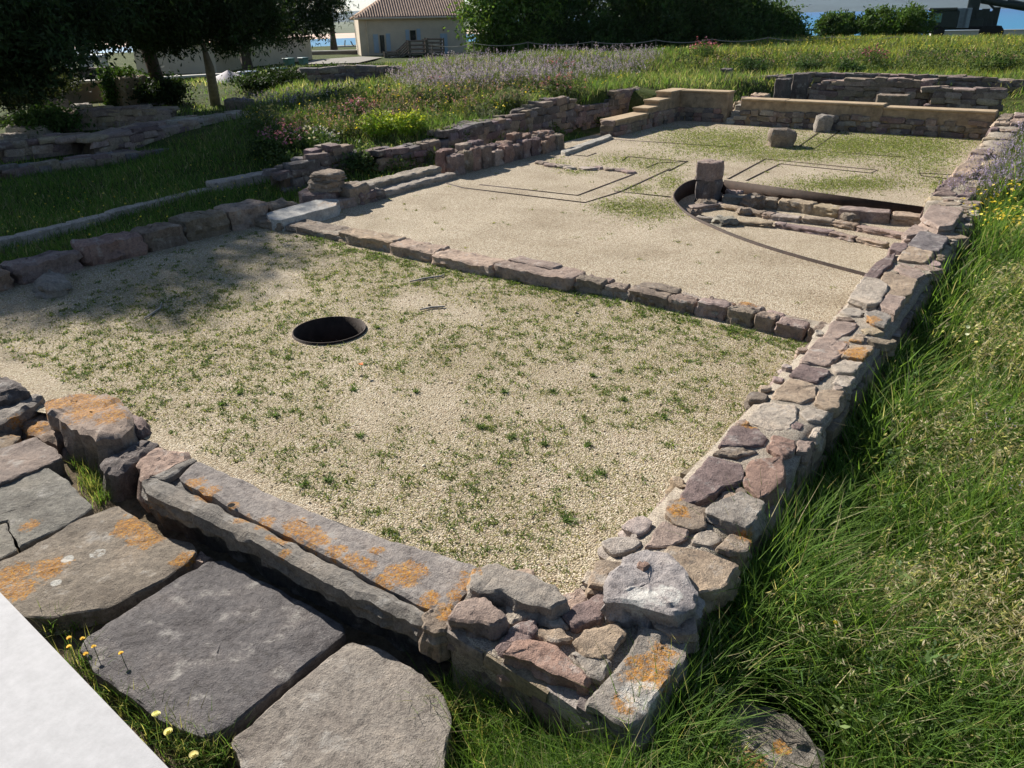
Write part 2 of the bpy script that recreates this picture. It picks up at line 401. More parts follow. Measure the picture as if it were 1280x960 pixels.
def rubble_wall(name, label, p0, p1, thick, z0, hf, sl_=.28, sh=.13, front=True, back=False, top=True, cols=('brown', 'purple', 'dark', 'pink'), core=None, cat='stone wall', group=None, fmax=None, ends=True, toplen=.4, coreinset=.05, fmin=None):
    p0 = np.array(p0[:2], float); p1 = np.array(p1[:2], float); L = np.linalg.norm(p1 - p0); d = (p1 - p0) / L; nn = np.array([-d[1], d[0]])   # nn = left of travel
    if callable(hf): H = hf
    else: H = lambda u: np.interp(u / L, [x for x, _ in hf], [h for _, h in hf])
    ang = math.atan2(d[1], d[0]); mid = (p0 + p1) / 2
    t = thing(name, label, cat, (mid[0], mid[1], z0), group)
    me = core_mesh('mortar_core', p0, p1, thick - .06, z0, lambda u: H(u) - coreinset, seed=len(label))
    link('mortar_core', me, core or DARKM, t, (0, 0, 0))
    for side in ([1] if front else []) + ([-1] if back else []):
        z = z0 if fmin is None else fmin; 
        while True:
            h = sh * random.uniform(.75, 1.3); u = random.uniform(-.1, 0.05); any_ = False
            while u < L:
                l = sl_ * random.uniform(.45, 1.7); uc = u + l / 2
                hh = H(min(max(uc, 0), L)) if fmax is None else min(fmax, H(min(max(uc, 0), L)))
                if z + h * .75 < hh and uc < L:
                    q = p0 + d * uc + nn * side * (thick / 2 - .05)
                    piece(t, (q[0], q[1], z + h / 2 + random.uniform(-.02, .02)), (l * .54, .07 * random.uniform(.8, 1.4), h * random.uniform(.45, .62)), ang, pick(cols)); any_ = True
                u += l
            z += h
            if z > max(H(x) for x in np.linspace(0, L, 9)) or (fmax and z > fmax): break
    if top:
        for row in range(2 if thick > .3 else 1):
            u = random.uniform(-.1, 0)
            while u < L:
                l = toplen * random.uniform(.55, 1.4); uc = min(u + l / 2, L)
                wv = thick / (2 if thick > .3 else 1)
                q = p0 + d * uc + nn * ((row - .5) * thick / 2 if thick > .3 else 0)
                piece(t, (q[0], q[1], H(uc) - .03 + random.uniform(-.015, .02)), (l * .52, wv * .54, .06 * random.uniform(.8, 1.3)), ang, pick(cols)); u += l
    return t
# ------------------------------------------------------------------ terrain
CTRL = np.array([(-.8, 1, -.16), (-.8, 2.6, -.16), (-.8, 4, -.2), (-.8, 6, -.16), (-.8, 8, -.08), (-.8, 12, .05), (-.8, 16, .25), (-.8, 20, .45), (-.4, 1.9, -.06), (.4, 2, -.06), (1, 1, -.1), (1, 4, .0), (1, 8, .12), (1, 14, .42), (1, 20, .65), (4, 3, .05), (4, 10, .45), (4, 20, .85), (8, 10, .6), (8, 25, .8), (5, 0, -.2),
    (-8, 22.5, 0), (-5, 22.5, 0), (-2, 22.5, .1), (-8, 25.5, .05), (-5, 25.5, .08), (-2, 25.3, .2), (-8, 28, .72), (-5, 28, .72), (-1, 28, .78), (-9, 48, 1.2), (-3, 48, 1.2), (-14, 46, 1.2), (4, 45, 1.2), (-6, 38, 1.02), (0, 38, 1.0), (-11, 36, 1.1),
    (-10.6, 9, -.1), (-10.6, 5, -.1), (-12, 6, -.1), (-14, 5, -.15), (-13, 9, -.05), (-17, 5, -.1), (-17, 8, 0), (-12, 3, -.15), (-13, 1, -.2), (-10.4, 12, -.05), (-10.4, 17, 0),
    (-11.7, 13.5, .5), (-11.7, 17, .7), (-12, 20, .8), (-11, 23, .8), (-10, 26, .75), (-13, 11, .25), (-15, 12, .5), (-15, 16, .85), (-15, 20, 1.0), (-17.7, 27.7, 1.25), (-14, 33, 1.22), (-20, 24, 1.15), (-22, 20, .7), (-19, 14, .4), (-24, 16, .1), (-26, 27, .55), (-28, 36, .3), (-22, 40, .5),
    (-40, 40, 0), (-50, 55, 0), (-30, 10, .1), (-22, 8, .1), (-40, 25, 0), (-35, 5, 0), (-12, 62, .4), (-15, 75, .3), (10, 60, .5), (30, 50, .5), (40, 20, .8), (-5, -3, -.4), (3, -4, -.4), (-15, -5, -.3), (20, 0, .2), (-60, 20, 0), (-35, 60, .2), (-70, 50, 0), (-20, 85, .2), (20, 80, .4)], float)
def ss(x, a, b):
    t = np.clip((x - a) / (b - a), 0, 1); return t * t * (3 - 2 * t)
def hgt(x, y):
    x = np.asarray(x, float); y = np.asarray(y, float); shp = x.shape; x = x.ravel(); y = y.ravel()
    z = np.empty_like(x)
    for s in range(0, len(x), 60000):
        dx = x[s:s + 60000, None] - CTRL[None, :, 0]; dy = y[s:s + 60000, None] - CTRL[None, :, 1]
        wgt = 1 / ((dx * dx + dy * dy) ** 1.6 + .02); z[s:s + 60000] = (wgt * CTRL[None, :, 2]).sum(1) / wgt.sum(1)
    z += .035 * np.sin(x * 1.7 + y * .6) * np.sin(y * 1.3 - x * .4) * ss(np.hypot(x, y), 3, 12)
    tr = ss(x, -11.15, -11.0) * (1 - ss(x, -9.5, -9.3)) * ss(y, 6.8, 7.2) * (1 - ss(y, 20.6, 21)); z = np.where(tr > 0, z * (1 - tr) + np.minimum(z, -.05) * tr, z)
    fr = (1 - ss(y, 2.2, 2.3)) * (1 - ss(x, -1.2, -1.0)); z = z * (1 - fr) - (.15 + .05 * ss(x, -2.3, -1.7)) * fr                      # under the paving slabs
    ar = (1 - ss(x, -1.25, -1.15)) * ss(x, -10.15, -10.05) * ss(y, 2.1, 2.2) * (1 - ss(y, 21.1, 21.2)); z = np.where(ar > 0, z * (1 - ar) + np.minimum(z, -.06) * ar, z)
    de = (1 - ss(x, -1.62, -1.55)) * ss(x, -9.5, -9.4) * ss(y, 2.7, 2.8) * (1 - ss(y, 20.4, 20.5)); z = z * (1 - de) - .62 * de
    rr = np.hypot(x, y); z = z - ss(rr, 96, 112) * 7
    return z.reshape(shp)
def axis(segs):
    o = []
    for a, b, n in segs: o += list(np.linspace(a, b, n, endpoint=False))
    return np.array(o + [segs[-1][1]])
gx = axis([(-130, -30, 40), (-30, -14, 40), (-14, 2, 110), (2, 12, 30), (12, 90, 30)])
gy = axis([(-40, -4, 14), (-4, 24, 150), (24, 50, 50), (50, 130, 40)])
GX, GY = np.meshgrid(gx, gy); GZ = hgt(GX, GY)
nx, ny = len(gx), len(gy)
ii = np.arange(nx * ny).reshape(ny, nx)
q = np.stack([ii[:-1, :-1], ii[:-1, 1:], ii[1:, 1:], ii[1:, :-1]], -1).reshape(-1, 4)
terr = link('ground', mesh_np('ground', np.stack([GX, GY, GZ], -1).reshape(-1, 3), quads=q, smooth=True), GROUND)
tag(terr, kind='structure')
# sea and far shores
def sea_mat():
    m, nt, b = new_mat('sea'); geo = N(nt, 'ShaderNodeNewGeometry'); p = geo.outputs['Position']
    n = noise_(nt, p, .004, 4); ln = N(nt, 'ShaderNodeVectorMath', operation='LENGTH'); nt.links.new(p, ln.inputs[0])
    f = math_(nt, 'MULTIPLY_ADD', ln.outputs['Value'], 1 / 1500, -.1, clamp=True)
    c = mixc(nt, f, (.03, .20, .36), (.02, .11, .30)); nt.links.new(c, b.inputs['Base Color'])
    b.inputs['Roughness'].default_value = .35; b.inputs['Specular IOR Level'].default_value = .25
    bump(nt, b, noise_(nt, p, .6, 4), .5, .4); return m
v = []; q = []; rs = [60, 150, 300, 600, 1500, 4000, 9000]; na = 72
for r in rs:
    for k in range(na): v.append((r * math.cos(2 * math.pi * k / na), r * math.sin(2 * math.pi * k / na), -4.0))
for i in range(len(rs) - 1):
    for k in range(na): q.append((i * na + k, i * na + (k + 1) % na, (i + 1) * na + (k + 1) % na, (i + 1) * na + k))
tag(link('sea', mesh_np('sea', np.array(v), quads=q), sea_mat()), kind='structure')
def sector(name, pxa, pxb, rf, mat, n=60):
    """strip of land between bearings of two picture columns; rf(t) -> list of (r, z)"""
    V = []; Q = []
    a0 = math.atan2(*ray(pxa, 20)[:2]); a1 = math.atan2(*ray(pxb, 20)[:2]); m = None
    for i in range(n + 1):
        a = a0 + (a1 - a0) * i / n; pr = rf(i / n); m = len(pr)
        for r, z in pr: V.append((r * math.sin(a), r * math.cos(a), z))
    for i in range(n):
        for j in range(m - 1): Q.append((i * m + j, (i + 1) * m + j, (i + 1) * m + j + 1, i * m + j + 1))
    return tag(link(name, mesh_np(name, np.array(V), quads=Q, smooth=True), mat), kind='structure')
nz1 = lambda t, f, s: noise.noise(Vector((t * f, s, 0)))
sector('beach', 60, 640, lambda t: [(285 + 90 * t + 12 * nz1(t, 9, 1), -4.3), (300 + 95 * t, -3.7), (345 + 90 * t, -3.2), (360 + 90 * t, -3.1)], simple('sand', (.62, .46, .36), .95, .12, .05))
sector('shore', 60, 640, lambda t: [(359 + 90 * t, -3.2), (385 + 80 * t, -1.6 + .8 * nz1(t, 40, 2)), (700, -1.2 + .6 * nz1(t, 30, 3)), (1500, -.5)], simple('shore_scrub', (.10, .12, .07), 1, .4, .03))
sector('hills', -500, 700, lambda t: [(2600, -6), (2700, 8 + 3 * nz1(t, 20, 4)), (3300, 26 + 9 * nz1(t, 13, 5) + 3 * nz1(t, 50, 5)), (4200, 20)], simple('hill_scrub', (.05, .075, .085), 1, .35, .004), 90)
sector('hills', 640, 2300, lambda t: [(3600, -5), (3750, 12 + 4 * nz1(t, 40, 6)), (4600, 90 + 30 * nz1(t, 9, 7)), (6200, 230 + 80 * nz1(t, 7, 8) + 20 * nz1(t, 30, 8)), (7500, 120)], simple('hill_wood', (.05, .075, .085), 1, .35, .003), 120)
# ------------------------------------------------------------------ courtyard gravel with its openings
PITC = [(1083, 347), (1040, 334), (1000, 323), (960, 311), (920, 297), (885, 282), (862, 270), (848, 258), (842, 247), (848, 237), (858, 230), (872, 225.5)]
pit = [P(x, y)[:2] for x, y in PITC]
pf0 = P(905, 227)[:2]; pf1 = P(1158, 262)[:2]; pit[0][0] = -1.52
pf1 = np.array([-1.52, pf1[1]])
pit_loop = pit + [pf0, pf1]
WC = np.array([-5.48, 4.49]); WR = .35
def fill_loops(name, loops, z, mat):
    bm = bmesh.new(); es = []
    for lp in loops:
        vs_ = [bm.verts.new((p[0], p[1], z)) for p in lp]
        for i in range(len(vs_)): es.append(bm.edges.new((vs_[i], vs_[(i + 1) % len(vs_)])))
    bmesh.ops.triangle_fill(bm, use_beauty=True, use_dissolve=False, edges=es, normal=(0, 0, 1))
    me = bpy.data.meshes.new(name); bm.normal_update()
    for f in bm.faces:
        if f.normal.z < 0: f.normal_flip()
    bm.to_mesh(me); bm.free(); return link(name, me, mat)
well_loop = [(WC[0] + (WR + .003) * math.cos(2 * math.pi * k / 48), WC[1] + (WR + .003) * math.sin(2 * math.pi * k / 48)) for k in range(48)]
outer = [(-10.05, 1.6), (-6.6, 1.92), (-5.3, 2.3), (-4.7, 2.3), (-1.3, 2.25), (-1.3, 21.1), (-10.05, 21.1)]
tag(fill_loops('gravel_floor', [outer, well_loop, pit_loop], 0, GRAVEL), kind='structure')
pe = [(c_ + (c_ - np.mean(pit_loop, 0)) * .06) for c_ in map(np.array, pit_loop)]
PITZ = -.22
tag(fill_loops('pit_floor', [pe], PITZ, GRAVEL), kind='structure')
def ribbon(name, pts, z0, z1, th, mat, parent=None, closed=False):
    p = [np.array(a[:2], float) for a in pts]; n = len(p); V = []; Q = []
    for i in range(n):
        a = p[(i - 1) % n] if (closed or i > 0) else p[i]; b = p[(i + 1) % n] if (closed or i < n - 1) else p[i]
        t = (b - a) / np.linalg.norm(b - a); nn = np.array([-t[1], t[0]]) * th / 2
        for s in (1, -1):
            for z in (z0, z1): V.append((*(p[i] + nn * s), z))
    for i in range(n if closed else n - 1):
        a = i * 4; b = ((i + 1) % n) * 4
        Q += [(a, b, b + 1, a + 1), (a + 3, b + 3, b + 2, a + 2), (a + 1, b + 1, b + 3, a + 3), (a + 2, b + 2, b, a)]
    if not closed: Q += [(0, 1, 3, 2), (n * 4 - 4, n * 4 - 2, n * 4 - 1, n * 4 - 3)]
    b0 = np.array([*np.mean(p, 0), z0]); return link(name, mesh_np(name, np.array(V) - b0, quads=Q), mat, parent, b0)
# ------------------------------------------------------------------ steel: well ring, pit edging, plan outlines
wr = thing('steel_well_ring', 'round rusty steel ring lining the dark well opening in the gravel', 'well', (*WC, -.6))
ribbon('ring_wall', [(WC[0] + (WR - .006) * math.cos(2 * math.pi * k / 48), WC[1] + (WR - .006) * math.sin(2 * math.pi * k / 48)) for k in range(48)], -.61, .022, .009, STEEL, wr, True)
me = bpy.data.meshes.new('well_floor'); bm = bmesh.new(); bmesh.ops.create_circle(bm, cap_ends=True, segments=32, radius=WR - .012); bm.to_mesh(me); bm.free()
link('well_floor', me, SOIL, wr, (WC[0], WC[1], -.585))
pe_t = thing('steel_pit_edging', 'rusty steel band edging the sunken trench, curved at one end', 'edging', (*np.mean(pit_loop, 0), PITZ))
pc = []
P2 = np.array(pit)
for i in range(len(P2) - 1):                    # Catmull-Rom through the traced curve
    a, b, c, d = P2[max(i - 1, 0)], P2[i], P2[i + 1], P2[min(i + 2, len(P2) - 1)]
    for t in np.linspace(0, 1, 6, endpoint=False):
        pc.append(.5 * ((2 * b) + (c - a) * t + (2 * a - 5 * b + 4 * c - d) * t * t + (3 * b - a - 3 * c + d) * t ** 3))
pc.append(P2[-1])
ribbon('curved_band', pc, PITZ - .02, .035, .022, STEEL, pe_t)
ribbon('straight_band', [pf0, pf1], PITZ - .02, .03, .018, STEEL, pe_t)
OUT = [([(557, 229), (579, 235), (731, 253.5), (775, 240), (838, 211)], 'thin steel outline turning a corner in the gravel, outer line'),
       ([(600, 231), (722, 244.5), (792, 218)], 'thin steel outline turning a corner in the gravel, inner line'),
       ([(808, 210), (822, 204), (860, 202)], 'short steel outline crossing the grassy patch near the standing block'),
       ([(778, 201), (785, 196), (859, 202), (836, 214)], 'steel outline framing a small grassy square in the gravel'),
       ([(768, 239), (838, 246.5)], 'straight steel strip running into the curved pit edging, upper of two'),
       ([(706, 193), (734, 195.5), (745, 191.5)], 'small steel outline beside the flat grey threshold strip'),
       ([(760, 174), (914, 184)], 'long steel strip across the gravel in front of the stepped wall'),
       ([(910, 224), (956.6, 199), (1097, 213), (1088, 216.5), (975, 205), (933, 226)], 'steel outline of a vanished wall with a returned end above the trench'),
       ([(1031.6, 160), (999, 183)], 'steel strip running away from the far wall, beside the leaning upright stone'),
       ([(1055, 160), (1015, 188), (1132, 197)], 'steel outline turning a corner at the edge of the far lawn patch'),
       ([(1198, 219), (1149, 216.5), (1152, 220), (1196, 225)], 'small steel outline ending at the right hand wall')]
for pts, lb in OUT:
    o = ribbon('steel_outline', [P(x, y) for x, y in pts], -.03, .008, .042, STEEL); tag(o, lb, 'edging', 'steel outlines of vanished walls')
# ------------------------------------------------------------------ right hand wall
ZR = .22
rw = thing('courtyard_wall', 'long low mortared sandstone wall dividing the gravel court from the grass bank', 'stone wall', (-1.22, 7, -.4))
def rwh(u):
    y = 2.0 + u
    return ZR + .002 + (.034 if y > 7.7 else 0) + .006 * math.sin(y * 3.1)
link('mortar_core', core_mesh('mortar_core', (-1.22, 2.62), (-1.22, 12.4), .50, -.6, lambda u: rwh(u + .62), .04, .022, seed=3), MORTAR, rw)
z8 = lambda l: [(700 + x / 3.0, 400 + y / 3.0) for x, y in l]
z2 = lambda l: [(1000 + x / 3.0, 160 + y / 3.0) for x, y in l]
z7 = lambda l: [(400 + x / 3.0, 640 + y / 3.0) for x, y in l]
S = [(z8([(900, 155), (975, 65), (1085, 85), (1060, 130), (1005, 165)]), .24, 'pink'), (z8([(862, 205), (905, 162), (1010, 190), (965, 233)]), .245, 'purple'),
     (z8([(795, 290), (860, 215), (960, 245), (960, 285), (905, 310)]), .235, 'tan'), (z8([(955, 310), (970, 260), (1065, 268), (1040, 325), (1000, 332)]), .235, 'tan'),
     (z8([(708, 375), (760, 310), (880, 320), (885, 370), (860, 405), (780, 410)]), .235, 'pale'), (z8([(868, 388), (890, 378), (912, 388), (900, 407), (875, 404)]), .236, 'purple'),
     (z8([(600, 470), (650, 395), (740, 405), (775, 440), (760, 462), (690, 470)]), .27, 'purple'), (z8([(780, 480), (800, 430), (885, 450), (880, 490), (830, 505)]), .27, 'red'),
     (z8([(887, 490), (892, 450), (955, 455), (930, 492)]), .25, 'pink'), (z8([(455, 665), (495, 590), (560, 510), (680, 540), (680, 600), (600, 625), (545, 665), (480, 690)]), .29, 'purple'),
     (z8([(690, 605), (715, 530), (840, 510), (840, 590), (790, 640), (750, 660)]), .28, 'red'), (z8([(570, 500), (640, 465), (740, 490), (660, 512)]), .25, 'brown'),
     (z8([(550, 720), (565, 690), (680, 640), (765, 680), (730, 745), (700, 770), (600, 745)]), .33, 'grey'), (z8([(395, 720), (405, 680), (450, 670), (480, 690), (548, 705), (540, 765), (490, 775), (430, 755)]), .29, 'brown'),
     (z8([(320, 850), (390, 755), (480, 790), (470, 825), (400, 850)]), .235, 'pink'), (z8([(500, 830), (520, 790), (570, 785), (600, 815), (560, 840)]), .25, 'pale'), (z8([(590, 850), (640, 800), (715, 820), (700, 860), (640, 870)]), .25, 'brown'),
     (z8([(1020, 235), (1040, 205), (1105, 210), (1080, 250)]), .24, 'pale'), (z8([(1060, 190), (1080, 160), (1120, 165), (1105, 200)]), .24, 'grey'), (z8([(905, 345), (930, 325), (1010, 340), (985, 380), (930, 375)]), .238, 'pale'),
     (z8([(935, 430), (960, 395), (985, 400), (965, 440)]), .235, 'pale'),
     ([(820, 713), (837, 683), (880, 690), (922, 705), (903, 732), (868, 742)], .30, 'tan'),
     (z2([(188, 632), (240, 560), (300, 570), (330, 592), (300, 650), (262, 655)]), .32, 'pale'), (z2([(300, 660), (330, 622), (392, 635), (360, 690)]), .30, 'pink'), (z2([(298, 592), (320, 540), (440, 570), (410, 622), (340, 630)]), .29, 'tan'),
     (z2([(360, 525), (385, 505), (470, 545), (430, 567)]), .29, 'pink'), (z2([(245, 552), (290, 500), (358, 465), (350, 500), (285, 560)]), .28, 'purple'), (z2([(370, 490), (400, 440), (500, 465), (472, 502)]), .28, 'tan'),
     (z2([(410, 432), (450, 388), (555, 408), (522, 460), (470, 457)]), .29, 'slate'), (z2([(385, 392), (430, 362), (485, 384), (405, 404)]), .28, 'pink'), (z2([(335, 455), (350, 430), (405, 435), (385, 462)]), .29, 'purple'), 
     (z2([(462, 335), (490, 290), (612, 303), (572, 362), (525, 368)]), .40, 'pink'), (z2([(160, 850), (190, 812), (278, 820), (240, 865)]), .28, 'tan'), (z2([(185, 795), (205, 772), (243, 778), (235, 802)]), .27, 'tan'),
     (z2([(250, 722), (270, 704), (310, 708), (290, 728)]), .27, 'tan'), (z2([(85, 790), (125, 720), (215, 735), (190, 765), (120, 792)]), .25, 'pink'), (z2([(3, 868), (75, 790), (180, 810), (102, 888)]), .245, 'pink'),
     (z2([(250, 690), (285, 680), (340, 700), (320, 740), (270, 720)]), .27, 'grey'), (z2([(120, 890), (165, 865), (235, 880), (200, 920), (140, 915)]), .25, 'pale')]
RWP = []
for px, zt, c in S:
    zt = .236 + (zt - .235) * .4 if zt < .3 else .262 + (zt - .3) * .6
    if px[0][1] < 400 and zt < .33: zt += .035
    m_ = np.mean(px, 0); px = [tuple(m_ + (np.array(q_) - m_) * 1.07) for q_ in px]
    RWP.append(np.array([P(x, y, zt)[:2] for x, y in px]))
    stone('stone', rw, px, zt, zt - .13, c, 60 if px[0][1] > 390 else 40, .010, .008, wob=.010)
def inpoly(q_, poly):
    ins = np.zeros(len(q_), bool); j = len(poly) - 1
    for i in range(len(poly)):
        a, b = poly[i], poly[j]; ins ^= ((a[1] > q_[:, 1]) != (b[1] > q_[:, 1])) & (q_[:, 0] < (b[0] - a[0]) * (q_[:, 1] - a[1]) / (b[1] - a[1] + 1e-12) + a[0]); j = i
    return ins
def pack(parent, region, polys, zf, radii, cols, lim):
    """fit smaller flush stones into the mortar between the traced ones"""
    k = 0
    for r0, tries in radii:
        for _ in range(tries):
            if k >= lim: return
            q_ = region(); a0 = random.uniform(0, 6.28); as_ = random.uniform(.6, .95); r = r0 * random.uniform(.8, 1.15)
            ring = np.array([(q_[0] + r * math.cos(t) * (1 if abs(math.cos(t - a0)) > .6 else as_), q_[1] + r * math.sin(t) * (1 if abs(math.cos(t - a0)) > .6 else as_)) for t in a0 + np.sort(rng.uniform(0, 6.28, 7)) * .35 + np.linspace(0, 6.28, 7, endpoint=False) * .9])
            chk = np.vstack([ring * 1.0, q_[None, :], (ring + q_) / 2])
            if any(inpoly(chk, pl).any() or inpoly(np.vstack([pl, pl.mean(0)[None]]), ring).any() for pl in polys if np.linalg.norm(pl.mean(0) - q_) < .8): continue
            polys.append(ring); stone('stone', parent, [tuple(a) for a in ring], zf(q_) + random.uniform(-.004, .014), zf(q_) - .1, pick(cols, .12)[:3], 30, .009, .007, world=True, wob=.008); k += 1
pack(rw, lambda: np.array([random.uniform(-1.47, -.98), random.uniform(2.5, 12.3)]), RWP, lambda q_: rwh(q_[1] - 2) + .012, [(.16, 200), (.12, 500), (.085, 900), (.055, 900)], ('pale', 'tan', 'brown', 'pink'), 190)
# hidden inner face and the shaded outer face
for side, xx in ((1, -.985), (-1, -1.455)):
    y = 2.15
    while y < 12.3:
        for zc, hh in ((-.28, .13), (-.10, .12), (.08, .11)):
            l = random.uniform(.2, .42)
            if side < 0 and zc < .05: continue
            piece(rw, (xx + random.uniform(-.01, .015) * side, y + random.uniform(-.06, .06), zc), (l / 2, .055, hh * .62), math.pi / 2, pick(('grey', 'brown', 'pink', 'purple')))
        y += random.uniform(.27, .36)
# far end of that wall, half under the flowers
re_ = thing('courtyard_wall', 'ragged broken end of sandstone wall under the flowering bank beside the far lawn', 'stone wall', (-1.3, 17, -.1))
link('mortar_core', core_mesh('mortar_core', (-1.42, 12.3), (-1.42, 21.3), .5, -.3, lambda u: .2 + .3 * ss(np.array(u), 4.5, 7.5), .2, .03, seed=4), MORTAR, re_)
y = 12.5
while y < 21.2:
    l = random.uniform(.3, .75); zt = .22 + .3 * float(ss(np.array(y - 12.3), 4.5, 7.5)); xs = -1.42 + random.uniform(-.1, .1)
    for xa, xb in ((-1.69, xs), (xs + .01, -1.16)):
        dy = random.uniform(-.08, .08); stone('stone', re_, [(xa + random.uniform(-.04, .03), y + dy), (xb, y + random.uniform(-.04, .04)), (xb - .01, y + l + random.uniform(-.06, 0)), (xa + random.uniform(-.02, .05), y + l + dy - .02)], zt + random.uniform(-.03, .06), zt - .14, pick(('pink', 'brown', 'purple', 'tan'))[:3], 24, .02, .02, world=True, wob=.02)
    for zc in (.0, .16, .32):
        if zc < zt - .1: piece(re_, (-1.66, y + l / 2, zc), (l * .5, .07, .085), math.pi / 2, pick(('pink', 'brown', 'purple')))
    y += l
# ------------------------------------------------------------------ near corner
cw = thing('wall_corner', 'rubble wall corner with crusted orange lichen where trough meets the long wall', 'stone wall', (-1.6, 2.15, -.4))
cpoly = [P(*p)[:2] for p, in [((562, 768, .18),), ((590, 712, .18),), ((640, 705, .18),), ((705, 745, .18),), ((760, 715, .18),), ((850, 730, .18),), ((852, 800, .18),), ((786, 905, .18),), ((728, 878, .18),), ((640, 828, .18),), ((560, 790, .18),)]]
me, b = poly_mesh('mortar_core', cpoly, .163, -.5, 60, .02, .02, 77, flare=-.02)
link('mortar_core', me, MORTAR, cw, b)
C7 = [([(570, 290), (575, 215), (660, 185), (760, 225), (880, 275), (925, 325), (860, 365), (760, 340), (690, 300), (600, 300)], .27, .1, 'grey'), ([(490, 395), (530, 335), (620, 315), (692, 392), (650, 425), (560, 415)], .26, .08, 'pink'),
      ([(385, 430), (385, 385), (440, 345), (490, 355), (500, 400), (470, 440), (430, 445)], .19, .0, 'brown'), ([(670, 490), (720, 430), (800, 400), (815, 440), (750, 490), (690, 510)], .22, .1, 'purple'),
      ([(685, 535), (730, 485), (850, 475), (930, 530), (1000, 615), (990, 650), (900, 605), (800, 560)], .235, .06, 'red'), ([(960, 480), (1000, 440), (1110, 415), (1150, 450), (1090, 545), (1000, 530)], .222, .1, 'tan'),
      ([(910, 390), (1060, 290), (1085, 280), (1060, 400), (950, 425)], .215, .05, 'purple'), ([(1000, 712), (1100, 608), (1180, 500), (1200, 440), (1290, 452), (1372, 480), (1368, 530), (1260, 690), (1170, 795), (1100, 765)], .225, .05, 'grey'),
      ([(800, 445), (900, 425), (950, 470), (870, 485)], .215, .1, 'tan'), ([(830, 395), (900, 380), (935, 425), (870, 425)], .212, .1, 'pale'), ([(940, 520), (990, 530), (1080, 555), (1050, 620), (1000, 610)], .212, .1, 'grey'), ([(700, 310), (760, 350), (820, 365), (790, 395), (720, 415), (700, 380)], .208, .1, 'pale')]
CPL = []
for px, zt, zb, c in C7:
    px = z7(px); m_ = np.mean(px, 0); px = [tuple(m_ + (np.array(q_) - m_) * 1.05) for q_ in px]
    CPL.append(np.array([P(x, y, zt)[:2] for x, y in px])); stone('stone', cw, px, zt - .012, zb, c, 70, .012, .010, wob=.012)
CPL.append(np.array([P(x, y, .33)[:2] for x, y in [(755, 750), (757, 722), (780, 694), (806, 684), (838, 690), (872, 738), (866, 758), (845, 768), (800, 757)]]))
cpa = np.array(cpoly); cpc = cpa.mean(0)
def creg():
    while True:
        q_ = np.array([random.uniform(cpa[:, 0].min(), cpa[:, 0].max()), random.uniform(cpa[:, 1].min(), cpa[:, 1].max())])
        if inpoly((cpc + (q_ - cpc) * 1.12)[None, :], cpa)[0]: return q_
pack(cw, creg, CPL, lambda q_: .185, [(.10, 200), (.07, 500), (.045, 700)], ('pale', 'tan', 'grey', 'pink'), 40)
stone('stone', cw, [(755, 750), (757, 722), (780, 694), (806, 684), (838, 690), (872, 738), (866, 758), (845, 768), (800, 757)], .31, .12, (.33, .30, .29), 80, .016, .014, wob=.014)
stone('stone', cw, [(792, 708), (797, 700), (808, 698), (815, 706), (805, 714)], .316, .26, 'red', 20)
# chunky stones of the shaded outer faces of the corner
fa = P(566, 786, .12)[:2]; fb = P(782, 903, .16)[:2]; fd_ = fb - fa; fL = np.linalg.norm(fd_); fd_ /= fL; fn_ = np.array([fd_[1], -fd_[0]]); fang = math.atan2(fd_[1], fd_[0])
for zc, hh in ((-.33, .085), (-.17, .085), (-.01, .075), (.11, .05)):
    u = random.uniform(-.02, .06)
    while u < fL - .05:
        l = random.uniform(.16, .34); q = fa + fd_ * min(u + l / 2, fL - .05) + fn_ * random.uniform(-.035, -.005)
        piece(cw, (q[0], q[1], zc + random.uniform(-.012, .012)), (l * .53, .075, hh), fang, pick(('brown', 'grey', 'dark', 'purple'))); u += l
for k in range(14): piece(cw, (-.99 + random.uniform(-.02, .01), 1.95 + .13 * (k // 2) * 2, -.26 + .17 * (k % 2) + random.uniform(-.02, .02)), (.15, .07, .085), math.pi / 2, pick(('brown', 'grey', 'pink')))
# ------------------------------------------------------------------ carved trough
tr = thing('stone_trough', 'long carved grey stone trough with narrow slot, drain hole and orange lichen', 'trough', (*P(380, 660, 0)[:2], -.4))
ZT = .16
body = [(178, 602), (240, 573), (340, 620), (480, 674), (597, 709), (562, 768), (532, 774), (430, 732), (300, 661), (184, 611)]
stone('body', tr, body, ZT - .05, -.42, (.12, .11, .10), 90, .006, .01, flare=0.0)  # body coloured darker than the rims to stand in for shade on the front
stone('front_rim', tr, [(176, 600), (196, 592), (211, 600), (296, 641.5), (420, 704), (538, 765), (531, 779), (430, 737), (300, 666), (182, 613)], ZT, .02, (.235, .215, .19), 110, .010, .028, wob=.013, flare=.0)
stone('end_rim', tr, [(184, 597), (240, 571), (246, 575), (228, 584), (206, 599)], ZT, -.1, (.235, .215, .19), 34, .006, .012)
sl_poly = [(222, 596), (231, 585), (247, 574), (340, 617), (410, 646), (480, 671), (601, 707), (590, 728), (564, 768), (541, 763), (420, 699.5), (298, 638.5), (240, 609)]
stone('cover_slab', tr, sl_poly, ZT + .004, -.1, (.285, .255, .235), 100, .010, .016, wob=.008, flare=-.002)
hp = P(289, 631.5, ZT + .02)
bm = bmesh.new(); bmesh.ops.create_circle(bm, cap_ends=True, segments=18, radius=.021); me = bm_mesh('drain_hole_disc', bm)
for v_ in me.vertices: v_.co *= 1 + .12 * noise.noise(v_.co * 40)
link('drain_hole_disc', me, simple('painted_hole_dark', (.004, .0035, .003), 1, .1), tr, hp)  # flat disc, its near-black colour paints the shade inside the hole
